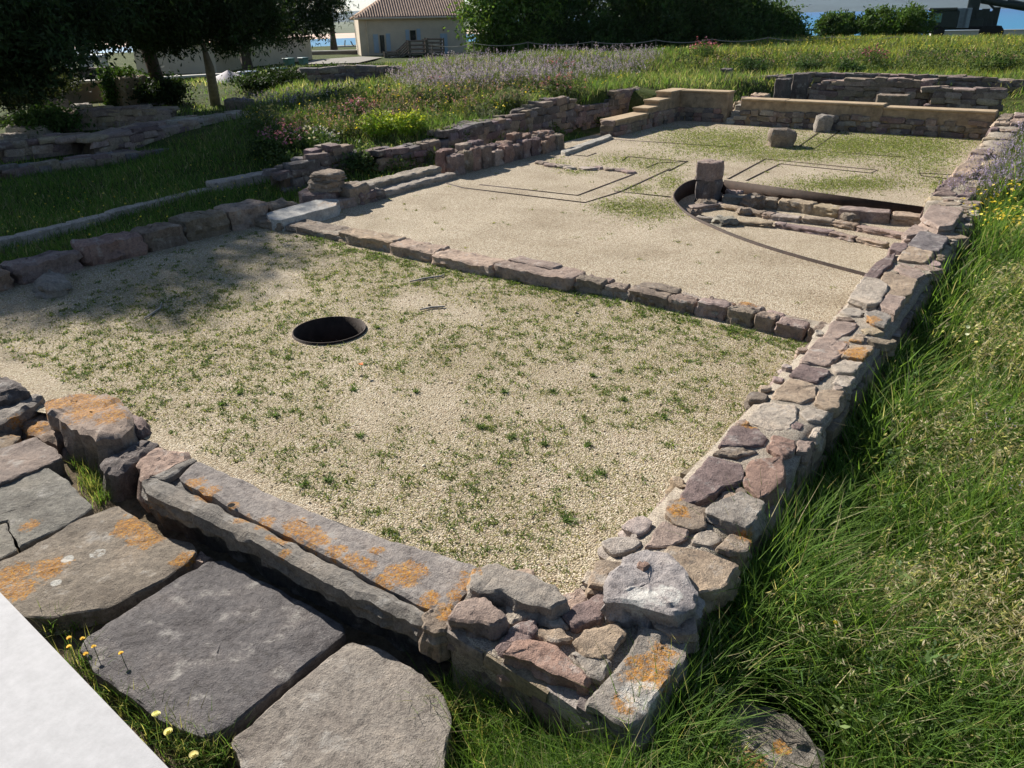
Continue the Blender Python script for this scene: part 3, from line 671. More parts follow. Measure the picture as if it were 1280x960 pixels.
# ------------------------------------------------------------------ blocks beside the trough and paving slabs
def block(px, zt, zb, c, lb, cat='stone block', name='stone_block', n=46, rough=.022, bevel=.03, wob=.02, tilt=(0, 0), flare=.02, group=None):
    return stone(name, None, px, zt, zb, c, n, rough, bevel, tilt, wob, flare, label=lb, cat=cat, group=group)
block([(52, 498), (100, 486), (140, 490), (158, 508), (166, 528), (150, 545), (118, 548), (88, 532), (62, 514)], .16, -.34, (.27, .215, .18), 'big square block covered in orange lichen at the foot of the court', tilt=(.03, .05))
block([(158, 510), (176, 517), (186, 534), (176, 541), (160, 535)], .05, -.1, 'purple', 'dark stone tucked behind the big lichened block', n=26)
block([(124, 574), (150, 562), (178, 546), (196, 549), (200, 556), (168, 578), (146, 592), (130, 588)], .06, -.36, 'dark', 'dark upright stone between lichened block and trough, half in shade', rough=.03)
block([(166, 577), (197, 556), (236, 565), (239, 575), (205, 592), (182, 600)], .085, -.3, (.36, .26, .21), 'rosy flat topped stone butting against the trough end', rough=.02)
block([(20, 524), (55, 510), (78, 530), (86, 545), (70, 555), (45, 545), (30, 535)], -.04, -.36, (.24, .18, .14), 'low lichened stone beside the big orange block')
block([(-30, 505), (0, 491), (30, 487), (53, 496), (40, 508), (5, 524), (-30, 535)], .05, -.34, (.24, .215, .19), 'long grey block leaning at the edge of gravel and paving', tilt=(0, .04))
block([(-45, 474), (-5, 466), (22, 476), (36, 488), (0, 497), (-40, 500)], .12, -.3, 'dark', 'rugged dark block perched behind the long grey one', rough=.04)
block([(70, 556), (82, 546), (96, 556), (100, 568), (88, 572), (76, 566)], -.1, -.36, 'dark', 'small dark wedge stone in the joint below the orange block', n=24)
block([(78, 590), (90, 578), (112, 600), (108, 618), (96, 610)], -.17, -.36, 'purple', 'little purplish stone packed in the grassy joint', n=24)
block([(241, 700), (252, 688), (268, 694), (262, 704), (250, 708)], -.06, -.36, 'pink', 'pale pink pebble wedged between paving slabs and trough', n=22)
ZS = -.04
def slab(px, c, lb, zt=ZS, **k): return block(px, zt, -.36, c, lb, 'paving slab', 'paving_slab', n=110, rough=.009, bevel=.008, wob=.008, flare=-.012, group='big paving slabs', **k)
slab([(258, 703), (280, 701), (340, 732), (428, 779), (431, 791), (400, 818), (345, 858), (290, 907), (252, 922), (210, 906), (158, 868), (120, 838), (99, 812), (112, 794), (150, 767), (205, 733)], (.140, .130, .130), 'smooth dark purple grey paving slab without lichen')
slab([(146, 631), (185, 655), (196, 668), (240, 677), (248, 690), (214, 719), (170, 742), (130, 760), (60, 772), (-10, 768), (-40, 740), (-20, 712), (40, 682), (100, 648)], (.235, .20, .16), 'brown grey paving slab with orange lichen and a pale round spot')
slab([(438, 800), (470, 806), (522, 838), (553, 868), (566, 893), (558, 940), (545, 1010), (450, 1060), (360, 1040), (312, 985), (288, 926), (340, 880), (390, 838)], (.265, .235, .205), 'pale brown paving slab beside long grass, rounded at one corner')
slab([(-70, 640), (-20, 610), (58, 584), (84, 600), (116, 634), (98, 648), (40, 676), (23, 686), (19, 672), (12, 664), (10, 650), (-70, 672)], (.215, .205, .18), 'greenish grey paving slab with a cracked off corner')
slab([(-70, 675), (8, 652.5), (9.5, 665), (16.5, 673), (20, 687.5), (0, 698), (-60, 728)], (.225, .21, .18), 'broken corner piece of the greenish grey slab')
slab([(-80, 600), (-30, 572), (42, 546), (68, 558), (78, 572), (30, 592), (-30, 618)], (.25, .205, .18), 'pinkish brown narrow paving slab between grey slab and lichened stones', zt=-.02)
slab([(-60, 565), (-30, 545), (5, 540), (26, 546), (8, 562), (-40, 580)], (.27, .21, .15), 'small ochre paving slab beyond the narrow pinkish one', zt=-.04)
block([(902, 900), (915, 872), (930, 868), (990, 895), (1036, 935), (1030, 960), (960, 985), (910, 950)], .02, -.25, (.21, .185, .155), 'flat lichened stone lying in the grass below the wall corner', 'fallen stone', 'fallen_stone')
# ------------------------------------------------------------------ middle wall across the court
mw = thing('cross_wall', 'low sandstone wall one course high crossing between front court and gravel yard', 'stone wall', (-5.6, 6.95, -.1))
x = -9.75; u = 0
while x < -1.6:
    early = x < -5.0
    l = random.uniform(.45, 1.15) if early else random.uniform(.2, .55)
    x1 = min(x + l, -1.5); yf = 6.76 + .06 * math.sin(x * 1.3) + random.uniform(-.02, .02); d_ = random.uniform(.28, .40); zt = (.10 if x < -8.6 else .125) + random.uniform(-.015, .02)
    pl = [(x + .01, yf), ((x + x1) / 2, yf - random.uniform(-.02, .03)), (x1 - .01, yf + .01), (x1 - .015, yf + d_), ((x + x1) / 2, yf + d_ + random.uniform(-.02, .03)), (x + .012, yf + d_ - .02)]
    if not early:                                   # irregular pieces, split front and back
        s = random.uniform(.45, .62)
        stone('stone', mw, [(x + .005, yf), (x1 - .01, yf + random.uniform(-.03, .03)), (x1 - .02, yf + d_ * s), (x + .02, yf + d_ * s)], zt, -.08, pick(('pink', 'brown', 'tan', 'brown'), .1)[:3], 40, .018, .014, world=True, wob=.016)
        stone('stone', mw, [(x + .01, yf + d_ * s + .01), (x1, yf + d_ * s + .01), (x1 - .02, yf + d_), (x + .02, yf + d_ + .02)], zt - random.uniform(0, .05), -.08, pick(('pink', 'pale', 'brown', 'grey'), .1)[:3], 36, .018, .014, world=True, wob=.016)
    else: stone('stone', mw, pl, zt, -.08, pick(('pink', 'brown', 'tan', 'brown'), .08)[:3], 60, .018, .016, world=True, wob=.014)
    x = x1
link('mortar_core', core_mesh('mortar_core', (-9.7, 6.95), (-1.5, 6.95), .27, -.1, lambda u: .085, .2, .02, seed=9), MORTAR, mw)
p = P(662, 330, .17); stone('stone', mw, [(p[0] - .35, p[1] + .05), (p[0] + .3, p[1] + .02), (p[0] + .33, p[1] + .22), (p[0] - .3, p[1] + .24)], .165, .0, 'pink', 30, world=True)
# ------------------------------------------------------------------ left row of big blocks
lw = thing('side_wall', 'row of big rough reddish blocks along the shaded side of front court', 'stone wall', (-9.85, 4.6, -.1))
y = 1.6
while y < 7.3:
    l = random.uniform(.5, .85); zt = random.uniform(.2, .34)
    stone('stone', lw, [(-9.62 + random.uniform(-.04, .04), y + .02), (-9.6 + random.uniform(-.04, .04), y + l - .02), (-10.0, y + l - .03), (-10.04, y + .02)], zt, -.12, pick(('red', 'brown', 'pink'))[:3], 34, .03, .035, world=True, wob=.025)
    y += l
block([(42, 347), (60, 336), (80, 338), (84, 350), (66, 358), (48, 357)], .14, -.05, 'grey', 'rounded pale grey stone beside the shaded block row', n=30, rough=.03, bevel=.05)
# marble strip and lichened pier at its end
block([(332, 266), (400, 248), (424, 249), (420, 257), (352, 275), (338, 274)], .16, -.05, (.50, .49, .46), 'smooth pale grey sill slab between block row and lichened pier', 'sill slab', 'sill_slab', rough=.004, bevel=.008, wob=.004)
pier = thing('stone_pier', 'stacked stone pier topped by an orange lichened round stone', 'pier', (-9.55, 8.15, -.05))
for (dx, dy, z0, z1, sx, sy, c) in [(-.1, -.12, -.05, .24, .36, .34, 'purple'), (-.02, -.02, .24, .40, .30, .30, 'brown'), (0, 0, .40, .52, .27, .27, 'brown')]:
    cx, cy = -9.75 + dx, 8.35 + dy
    stone('stone', pier, [(cx + sx * math.cos(a), cy + sy * math.sin(a)) for a in np.linspace(0, 2 * math.pi, 9)[:-1]], z1, z0, c, 30, .02, .03, world=True, wob=.02)
for (cx, cy, sx, sy, z1, c) in [(-9.5, 8.62, .2, .22, .30, 'brown'), (-9.62, 8.9, .22, .16, .26, 'grey'), (-9.42, 8.3, .14, .2, .14, 'pink'), (-9.38, 8.75, .12, .18, .18, 'purple'), (-9.42, 9.0, .14, .14, .16, 'dark')]:
    stone('stone', pier, [(cx - sx, cy - sy), (cx + sx, cy - sy), (cx + sx, cy + sy), (cx - sx, cy + sy)], z1, -.06, c, 28, .02, .03, world=True, wob=.02)
# threshold of two long blocks
th = thing('threshold', 'two step threshold of long weathered grey sandstone blocks', 'threshold', (-9.6, 10.1, -.05))
stone('upper_step', th, [(-9.95, 9.15), (-9.62, 9.15), (-9.66, 11.05), (-9.98, 11.05)], .20, -.08, (.32, .275, .22), 60, .016, .025, world=True, wob=.015)
stone('lower_step', th, [(-9.60, 9.1), (-9.32, 9.12), (-9.38, 11.15), (-9.63, 11.12)], .10, -.06, (.31, .27, .23), 60, .014, .025, world=True, wob=.015)
# low wall of upright slabs with broken top
sw = thing('broken_wall', 'low wall of upright reddish slabs with a jagged broken top', 'stone wall', (-9.75, 13, -.05))
y = 11.25; k = 0
HB = [.42, .40, .48, .47, .34, .36, .30, .42, .40, .30, .36, .34, .30]
while y < 15.0 and k < len(HB):
    l = random.uniform(.24, .38)
    for (xa, xb, dh) in ((-9.74, -9.52, -.03), (-10.0, -9.75, .02)):
        h = max(.2, HB[k] + dh + random.uniform(-.04, .04))
        stone('stone', sw, [(xa, y + .01), (xb + random.uniform(-.03, .02), y), (xb + random.uniform(-.03, .02), y + l - .02), (xa, y + l - .01)], h, -.06, pick(('red', 'purple', 'pink', 'brown'))[:3], 30, .025, .025, world=True, wob=.02)
    y += l; k += 1
block([(700, 188), (762, 167), (765, 170), (706, 191)], .07, -.05, (.36, .34, .30), 'narrow grey stone strip at gravel edge before the stepped wall', 'kerb stone', 'kerb_stone', rough=.006, bevel=.01, wob=.006)
# flat stones of a buried wall flush in the gravel
for (x, y, s) in [(690, 208, .2), (703, 209, .22), (712, 211, .14), (735, 212, .2), (748, 211, .12), (762, 213, .15), (775, 214, .13), (678, 205, .16), (786, 216, .16)]:
    p = P(x, y); o = stone('flat_stone', None, [(p[0] + s * math.cos(a), p[1] + s * .6 * math.sin(a)) for a in np.linspace(0, 6.28, 8)[:-1]], .045, -.04, pick(('pink', 'pale'))[:3], 22, .012, .015, world=True, wob=.02)
    tag(o, 'flat pinkish stone of a buried wall row showing through the gravel', 'stone', 'buried wall stones')
# ------------------------------------------------------------------ trench stones
tp = thing('trench_pier', 'squared purplish block set on a stub of rubble beside the steel trench edge', 'pier', (-5.0, 12.3, PITZ))
b0 = P(885, 236, 0)
stone('stone', tp, [(b0[0] - .17, b0[1] - .16), (b0[0] + .19, b0[1] - .16), (b0[0] + .18, b0[1] + .18), (b0[0] - .16, b0[1] + .19)], .17, PITZ - .02, 'dark', 36, .02, .03, world=True, wob=.02)
stone('block', tp, [(b0[0] - .18, b0[1] - .17), (b0[0] + .18, b0[1] - .18), (b0[0] + .18, b0[1] + .17), (b0[0] - .17, b0[1] + .17)], .46, .165, (.30, .23, .20), 44, .014, .016, world=True, wob=.014, flare=0)
def stone_row(name, lb, pts, zt, wid, lens, c=('pink', 'pale', 'tan', 'brown'), zb=None, hv=.03):
    pts = [np.array(P(x, y, zt)[:2]) for x, y in pts]
    t = thing(name, lb, 'stone wall', (*np.mean(pts, 0), PITZ)); 
    for a, b in zip(pts[:-1], pts[1:]):
        L = np.linalg.norm(b - a); d = (b - a) / L; nn = np.array([-d[1], d[0]]); u = 0
        while u < L:
            l = random.uniform(*lens); u1 = min(u + l, L + .05); w0, w1 = wid * random.uniform(.4, .6), wid * random.uniform(.4, .6)
            q = [a + d * (u + .01) - nn * w0, a + d * (u1 - .01) - nn * w0, a + d * (u1 - .015) + nn * w1, a + d * (u + .015) + nn * w1]
            stone('stone', t, q, zt + random.uniform(-hv, hv), PITZ - .03, pick(c)[:3], 34, .012, .014, world=True, wob=.014); u = u1
    return t
stone_row('trench_wall', 'rubble wall course running along the straight steel side of trench', [(905, 243), (985, 249), (1050, 259), (1155, 268)], -.06, .26, (.45, 1.0), hv=.015)
stone_row('trench_wall', 'middle rubble course on the trench floor between two gravel strips', [(862, 258), (900, 253), (965, 267), (1040, 275), (1135, 292)], -.14, .17, (.35, .8), hv=.008)
stone_row('trench_wall', 'rubble course nearest the curved steel band on the trench floor', [(870, 270), (920, 274), (980, 279), (1040, 288), (1105, 303)], -.15, .15, (.35, .8), hv=.008)
for (x, y, s, z) in [(885, 250, .16, -.1), (905, 272, .2, -.12), (866, 262, .15, -.13), (930, 260, .13, -.12), (1060, 267, .14, -.08), (918, 238, .16, -.02), (942, 244, .2, .02)]:
    p = P(x, y, z); o = stone('loose_stone', None, [(p[0] + s * math.cos(a) * random.uniform(.85, 1.15), p[1] + s * .8 * math.sin(a)) for a in np.linspace(0, 6.28, 9)[:-1]], z, PITZ - .02, pick(('grey', 'pink', 'brown'))[:3], 26, .03, .045, world=True, wob=.03)
    tag(o, 'rounded loose rubble stone lying among the trench wall courses', 'stone', 'loose stones in the trench')
# boulders on the gravel
def boulder(lb, base, prof, c):
    me = pool_stone(91 + len(lb), .42, 6); me.materials.clear(); me.materials.append(STONE)
    o = link('boulder', me, None, None, base); o.scale = prof; o.rotation_euler = (0, .06, .5); o.color = (*PAL[c], 1); return tag(o, lb, 'boulder')
p = P(972, 184); boulder('rough brown boulder standing alone on the far gravel with its shadow', (p[0], p[1] + .2, .17), (.28, .22, .21), 'brown')
p = PY(1030, 150, 20.42); boulder('upright greyish stone leaning before the far capped wall', (p[0], p[1], .17), (.2, .17, .22), 'grey')
# ------------------------------------------------------------------ capped far wall, stepped wall, steps
def capped(name, lb, x0, x1, yf, tops, thick=.42, low=.30):
    t = thing(name, lb, 'stone wall', ((x0 + x1) / 2, yf + thick / 2, 0))
    for i, (xa, xb, z) in enumerate(tops):
        bm = bmesh.new(); bbox(bm, xa + .004 * i, xb, yf + .03, yf + thick - .03, -.1, z - .05); link('core', bm_mesh('core', bm), FACE, t)
        bm = bmesh.new(); bbox(bm, xa + .003 * i, xb + .002, yf - .012, yf + thick + .01, z - .052, z, .012); link('cap', bm_mesh('cap', bm), CAP, t)
        x = xa
        while x < xb - .05:
            for zc in np.arange(.06, low + random.uniform(-.05, .13), .125):
                l = random.uniform(.16, .42)
                piece(t, (x + random.uniform(0, .2), yf + .03, zc + random.uniform(-.02, .02)), (l / 2, .055, .062 * random.uniform(.8, 1.2)), 0, pick(('dark', 'brown', 'purple', 'grey')))
            x += .27
    return t
fl = PY(930, 122, 20.95); fr_ = PY(985, 124, 20.95); fe = PY(1246, 142, 20.95)
capped('far_wall', 'long far wall with smooth tan capping over dark rubble', fl[0], fe[0], 20.75, [(fl[0], fr_[0], fl[2]), (fr_[0], (fr_[0] + fe[0]) / 2, (fr_[2] + fe[2]) / 2 + .05), ((fr_[0] + fe[0]) / 2, fe[0], (fr_[2] + fe[2]) / 2 - .0)], low=.3)
stw = thing('stepped_wall', 'tan capped wall climbing in steps to a squared corner', 'stone wall', (-9.6, 19, 0))
prof = [(17.3, 19.0, .38), (19.0, 19.6, .50), (19.6, 20.3, .64), (20.3, 21.35, .80)]
for i, (ya, yb, z) in enumerate(prof):
    bm = bmesh.new(); bbox(bm, -9.86, -9.44, ya, yb - .003, -.1, z - .05); link('core', bm_mesh('core', bm), FACE, stw)
    bm = bmesh.new(); bbox(bm, -9.89, -9.41, ya - .012, yb - .004, z - .052, z, .012); link('cap', bm_mesh('cap', bm), CAP, stw)
    y = ya
    while y < yb:
        for zc in (.05, .17, .29):
            if zc < z - .12: piece(stw, (-9.43, y + random.uniform(0, .15), zc), (random.uniform(.1, .2), .05, .062), math.pi / 2, pick(('brown', 'red', 'dark', 'pink')))
        y += .27
for k in range(3): piece(stw, (-9.65, 17.3, .06 + .12 * k), (.2, .07, .07), 0, pick(('brown', 'red')))
bm = bmesh.new(); bbox(bm, -9.43, -8.05, 20.92, 21.3, -.1, .74); link('core', bm_mesh('core', bm), FACE, stw)
bm = bmesh.new(); bbox(bm, -9.405, -8.02, 20.89, 21.33, .742, .795, .012); link('cap', bm_mesh('cap', bm), CAP, stw)
x = -9.4
while x < -8.1:
    for zc in (.05, .17, .29): piece(stw, (x, 20.92, zc), (random.uniform(.1, .2), .05, .062), 0, pick(('brown', 'red', 'dark')))
    x += .27
st = thing('stone_steps', 'three weathered stone steps in the gap of the capped wall', 'steps', (-7.95, 21.1, 0))
for i in range(3): stone('step', st, [(-8.02, 20.8 + .28 * i), (-7.68, 20.8 + .28 * i), (-7.68, 21.2 + .28 * i), (-8.02, 21.2 + .28 * i)], .14 + .14 * i, -.05, (.42, .38, .32), 30, .01, .015, world=True)
# ------------------------------------------------------------------ retaining walls behind the court
def Wy(lb, pts, yw, thick, z0, **k):      # wall whose top line is traced on the plane Y = yw
    q = [PY(x, y, yw) for x, y in pts]; x0, x1 = q[0][0], q[-1][0]; L = x1 - x0
    hf = [((p_[0] - x0) / L, p_[2]) for p_ in q]
    return rubble_wall('ruined_wall', lb, (x1, yw + thick / 2), (x0, yw + thick / 2), thick, z0, [(1 - a, h) for a, h in hf][::-1], **k)
def Wx(lb, pts, xw, thick, z0, **k):      # wall whose top line is traced on the plane X = xw, seen from its +x side
    q = [PXw(x, y, xw) for x, y in pts]; y0, y1 = q[0][1], q[-1][1]; L = y1 - y0
    hf = [((p_[1] - y0) / L, p_[2]) for p_ in q]
    return rubble_wall('ruined_wall', lb, (xw - thick / 2, y1), (xw - thick / 2, y0), thick, z0, [(1 - a, h) for a, h in hf][::-1], **k)
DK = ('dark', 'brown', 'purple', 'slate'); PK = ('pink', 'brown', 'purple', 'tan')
Wy('ragged rubble wall with stepped sunlit top behind the far capped wall', [(1008, 112), (1030, 104), (1060, 101), (1120, 99), (1135, 101), (1165, 101)], 24.2, .45, -.05, cols=PK, sl_=.32, sh=.15)
Wy('lower rubble stretch ending the ragged wall near the bank', [(1163, 110), (1200, 112), (1254, 113)], 23.9, .4, -.05, cols=PK, sl_=.32, sh=.15)
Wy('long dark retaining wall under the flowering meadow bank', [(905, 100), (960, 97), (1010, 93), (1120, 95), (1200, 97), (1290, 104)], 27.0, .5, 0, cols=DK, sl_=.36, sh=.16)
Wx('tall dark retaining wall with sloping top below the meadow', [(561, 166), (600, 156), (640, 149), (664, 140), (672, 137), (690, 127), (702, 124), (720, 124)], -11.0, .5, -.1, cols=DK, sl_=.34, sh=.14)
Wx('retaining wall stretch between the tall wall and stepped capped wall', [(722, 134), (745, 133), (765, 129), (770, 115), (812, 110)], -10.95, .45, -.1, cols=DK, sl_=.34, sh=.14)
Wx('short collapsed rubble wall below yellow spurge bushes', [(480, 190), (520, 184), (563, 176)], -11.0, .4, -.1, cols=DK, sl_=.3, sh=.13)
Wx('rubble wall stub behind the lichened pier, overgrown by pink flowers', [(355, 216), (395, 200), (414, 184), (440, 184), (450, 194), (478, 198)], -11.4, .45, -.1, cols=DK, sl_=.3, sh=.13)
for px, yw, wd, lb in [((977, 99, 120), 23.4, .36, 'squared dark pillar stump between steps and ragged wall'), ((1000, 92, 122), 24.0, .42, 'taller squared dark pillar stump against the ragged wall'), ((906, 86, 101), 26.3, .34, 'dark pillar stump at the edge of the meadow')]:
    a = PY(px[0], px[1], yw); _ = stone('pillar_stump', None, [(a[0] - wd / 2, yw), (a[0] + wd / 2, yw), (a[0] + wd / 2, yw + wd), (a[0] - wd / 2, yw + wd)], a[2], -.1, 'dark', 34, .02, .02, world=True, wob=.02, label=lb, cat='pillar')
a = PY(1115, 119, 22.6); stone('stone_block', None, [(a[0] - .38, 22.6), (a[0] + .38, 22.6), (a[0] + .38, 23.0), (a[0] - .38, 23.0)], a[2], -.1, 'brown', 34, .015, .02, world=True, label='squared block standing behind the far capped wall', cat='stone block')
for k, (px, py, s) in enumerate([(930, 128, .3), (938, 122, .28), (948, 118, .26), (918, 133, .25)]):
    a = PY(px, py, 22.2 + k * .3); o = stone('tumbled_stone', None, [(a[0] - s, a[1]), (a[0] + s, a[1] - .05), (a[0] + s * .9, a[1] + .4), (a[0] - s * .9, a[1] + .4)], max(a[2], .15), -.1, pick(PK)[:3], 28, .03, .03, world=True, wob=.03)
    tag(o, 'tumbled rubble stone in the gap beside the pillar stumps', 'stone', 'tumbled stones by the steps')
# ------------------------------------------------------------------ shaded left part: kerb line and ruins
kb = thing('kerb_line', 'long low kerb of pale worn stones through the shaded grass', 'kerb', (-12.6, 7, -.15))
pa = P(-60, 315, 0)[:2]; pb = P(262, 236, 0)[:2]; pc_ = P(345, 214, .1)[:2]
for a, b, z, wd in ((pa, pb, .02, .2), (pb, pc_, .10, .36)):
    L = np.linalg.norm(b - a); d = (b - a) / L; nn = np.array([-d[1], d[0]]); u = 0
    while u < L:
        l = random.uniform(.6, 1.1); u1 = min(u + l, L)
        stone('stone', kb, [a + d * u - nn * wd / 2, a + d * (u1 - .01) - nn * wd / 2, a + d * (u1 - .01) + nn * wd / 2, a + d * u + nn * wd / 2], z + random.uniform(-.01, .02), -.25, (.42, .36, .31), 28, .012, .015, world=True); u = u1
def Wf(lb, p0, p1, zt, thick, z0=-.15, **k):
    a = P(*p0, zt); b = P(*p1, zt); L = np.linalg.norm(b[:2] - a[:2]); n = 8
    hs = [(i / n, zt + random.uniform(-.06, .06)) for i in range(n + 1)]
    return rubble_wall('ruined_wall', lb, b, a, thick, z0, hs, front=True, **k)
Wf('broken ruin wall with sunlit stepped top at the edge of shade', (0, 180), (108, 168), .40, .6, cols=PK, toplen=.5)
Wf('ruin wall of flat rosy slabs beside the shaded hollow', (100, 172), (232, 152), .46, .8, cols=('pink', 'tan', 'purple'), toplen=.7)
Wf('ruin wall farther back with level pinkish top', (75, 139), (215, 135), .62, .8, cols=('pink', 'tan'), toplen=.6)
Wf('low ruin wall fading into the meadow edge', (215, 152), (305, 139), .50, .5, cols=('pink', 'pale'), toplen=.5)
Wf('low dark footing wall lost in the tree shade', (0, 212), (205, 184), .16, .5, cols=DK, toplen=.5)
for (x, y, s, z, c, lb) in [(68, 124, .5, .62, 'pink', 'square sunlit stump stone above the level ruin wall'), (101, 130, .45, .52, 'grey', 'rounded stone resting on the level ruin wall'), (36, 156, .75, .4, 'pale', 'broad flat pale slab among weeds in the ruins'), (150, 150, .5, .36, 'pink', 'flat rosy slab lying between the ruin walls'), (200, 143, .5, .36, 'pink', 'low rosy slab near the level ruin wall end'), (297, 124, .55, .62, 'brown', 'rounded mossy stone in the meadow under the trees'), (12, 168, .5, .3, 'pale', 'pale rubble block at the frame edge of the ruins')]:
    p = P(x, y, z); stone('stone_slab', None, [(p[0] + s * math.cos(a) * random.uniform(.8, 1.1), p[1] + s * .7 * math.sin(a)) for a in np.linspace(0, 6.28, 8)[:-1]], z, -.1, c, 30, .03, .03, world=True, wob=.03, label=lb, cat='stone')
# ------------------------------------------------------------------ viewing platform under the camera
WHITE = simple('pale_concrete', (.42, .415, .42), .75, .10, 30, .12, bscale=220)
pf = thing('viewing_platform', 'pale smooth concrete viewing platform edge above the paving slabs', 'platform', (-4, -1, -.34))
e0 = P(0, 739, 1.05); e1 = P(212, 960, 1.05)
yl = e0[1]; sl0 = (e1[1] - e0[1]) / (e1[0] - e0[0])
def pline(x): return e0[1] + sl0 * (x - e0[0])
bm = bmesh.new()
tv = [(-9, pline(-9)), (4, pline(4)), (4, -3), (-9, -3)]
vt = [bm.verts.new((*p_, 1.05)) for p_ in tv]; vb = [bm.verts.new((*p_, .93)) for p_ in tv]
bm.faces.new(vt); bm.faces.new(vb[::-1])
for i in range(4): bm.faces.new((vt[i], vb[i], vb[(i + 1) % 4], vt[(i + 1) % 4]))
bmesh.ops.bevel(bm, geom=bm.edges[:], offset=.006, segments=2, affect='EDGES')
link('deck', bm_mesh('deck', bm), WHITE, pf)
for x in (-8, -4.5, -1, 2.5):
    for y in (-.1, -2.6): link('support', box_mesh('support', .25, .25, 1.3), WHITE, pf, (x, y, -.38))
# ================================================================== vegetation
def blades(base, h, w, az, lean, c, tip=None, segs=3, droop=.25):
    """curved grass blades; returns verts, quads, tris, cols"""
    n = len(base); dirv = np.stack([np.cos(az), np.sin(az), np.zeros(n)], 1)
    sa = az + np.pi / 2 + rng.normal(0, .5, n); side = np.stack([np.cos(sa), np.sin(sa), np.zeros(n)], 1)
    V = []; C = []
    if tip is None: tip = c
    for k in range(segs):
        t = k / segs
        p = base + dirv * (lean * h * t ** 1.8)[:, None]; p = p.copy(); p[:, 2] += h * (t - droop * lean * t * t)
        hw = (w * (1 - .55 * t) * .5)[:, None]
        cc = c * (1 - t ** 2) + tip * t ** 2
        V += [p - side * hw, p + side * hw]; C += [cc, cc]
    p = base + dirv * (lean * h)[:, None]; p = p.copy(); p[:, 2] += h * (1 - droop * lean); V.append(p); C.append(tip)
    m = 2 * segs + 1
    V = np.stack(V, 1).reshape(-1, 3); C = np.stack(C, 1).reshape(-1, 3); o = (np.arange(n) * m)[:, None]
    Q = np.concatenate([o + np.array([[2 * k, 2 * k + 1, 2 * k + 3, 2 * k + 2]]) for k in range(segs - 1)]) if segs > 1 else np.zeros((0, 4), int)
    T = o + np.array([[m - 3, m - 2, m - 1]])
    return V, Q, T, C
def leaves(pos, sl_, sw_, c, up=.3, jit=None, dirs=None):
    """diamond leaves at random tilt"""
    n = len(pos); a = rng.normal(size=(n, 3)) if dirs is None else dirs + rng.normal(0, .35, (n, 3)); a[:, 2] -= up * (dirs is None); a /= np.linalg.norm(a, axis=1)[:, None]
    r = rng.normal(size=(n, 3)); b = np.cross(a, r); b /= np.linalg.norm(b, axis=1)[:, None] + 1e-9
    sl_ = np.broadcast_to(sl_, n)[:, None]; sw_ = np.broadcast_to(sw_, n)[:, None]
    nn = np.cross(a, b)
    V = np.stack([pos, pos + a * sl_ * .45 + b * sw_ * .5, pos + a * sl_ - nn * sl_ * .12, pos + a * sl_ * .45 - b * sw_ * .5], 1).reshape(-1, 3)
    Q = (np.arange(n) * 4)[:, None] + np.array([[0, 1, 2, 3]])
    return V, Q, np.zeros((0, 3), int), np.repeat(c, 4, 0)
def heads(pos, r, c, n=6, tilt=.5):
    """little open flower heads: shallow cones of n petals"""
    m = len(pos); nr = rng.normal(0, tilt, (m, 3)); nr[:, 2] = 1; nr /= np.linalg.norm(nr, axis=1)[:, None]
    a = np.cross(nr, np.array([[.3, 1, .1]])); a /= np.linalg.norm(a, axis=1)[:, None]; b = np.cross(nr, a)
    r = np.broadcast_to(r, m)[:, None]; L = [pos - nr * r * .25]
    for k in range(n):
        t = 2 * np.pi * k / n; L.append(pos + (a * math.cos(t) + b * math.sin(t)) * r)
    V = np.stack(L, 1).reshape(-1, 3); o = (np.arange(m) * (n + 1))[:, None]
    T = np.concatenate([o + np.array([[0, 1 + k, 1 + (k + 1) % n]]) for k in range(n)])
    return V, np.zeros((0, 4), int), T, np.repeat(c, n + 1, 0)
def merge(parts):
    V = []; Q = []; T = []; C = []; o = 0
    for v, q, t, c in parts:
        V.append(v); Q.append(q + o); T.append(t + o); C.append(c); o += len(v)
    return np.concatenate(V), np.concatenate(Q), np.concatenate(T), np.concatenate(C)
def veg(name, parts, mat, parent=None, base=(0, 0, 0)):
    v, q, t, c = merge(parts); return link(name, mesh_np(name, v - np.array(base), q, t, np.clip(c, 0, 1)), mat, parent, base)
def cvar(c, n, s=.25, hs=.08):
    return np.array(c)[None, :] * (1 + rng.normal(0, s, (n, 1))).clip(.35, 1.9) * (1 + rng.normal(0, hs, (n, 3))).clip(.5, 1.5)
def pmix(cols, probs, n, s=.2):
    i = rng.choice(len(cols), n, p=np.array(probs) / sum(probs)); return np.array(cols)[i] * (1 + rng.normal(0, s, (n, 1))).clip(.4, 1.8)
def nfield(x, y, f, s=0):
    return np.sin(x * f + 1.3 * np.sin(y * f * .7 + s)) * np.sin(y * f * 1.1 + 1.7 * np.sin(x * f * .6 + s * 2) + s)
def on_ground(px, py, z0=.5):
    px = np.asarray(px, float); py = np.asarray(py, float); r = np.stack([px - 640, 480 - py, np.full_like(px, -FPX)], 0); r = CROT @ r; z = np.full_like(px, z0)
    for _ in range(5):
        t = (z - CAMH) / r[2]; x = r[0] * t; y = r[1] * t; z = .5 * z + .5 * hgt(x, y)
    t = (z - CAMH) / r[2]; x = r[0] * t; y = r[1] * t
    return np.stack([x, y, hgt(x, y)], 1)
G1, G2, G3, STRAW, DRYG = (.108, .196, .040), (.150, .250, .056), (.070, .138, .036), (.48, .43, .27), (.31, .30, .12)
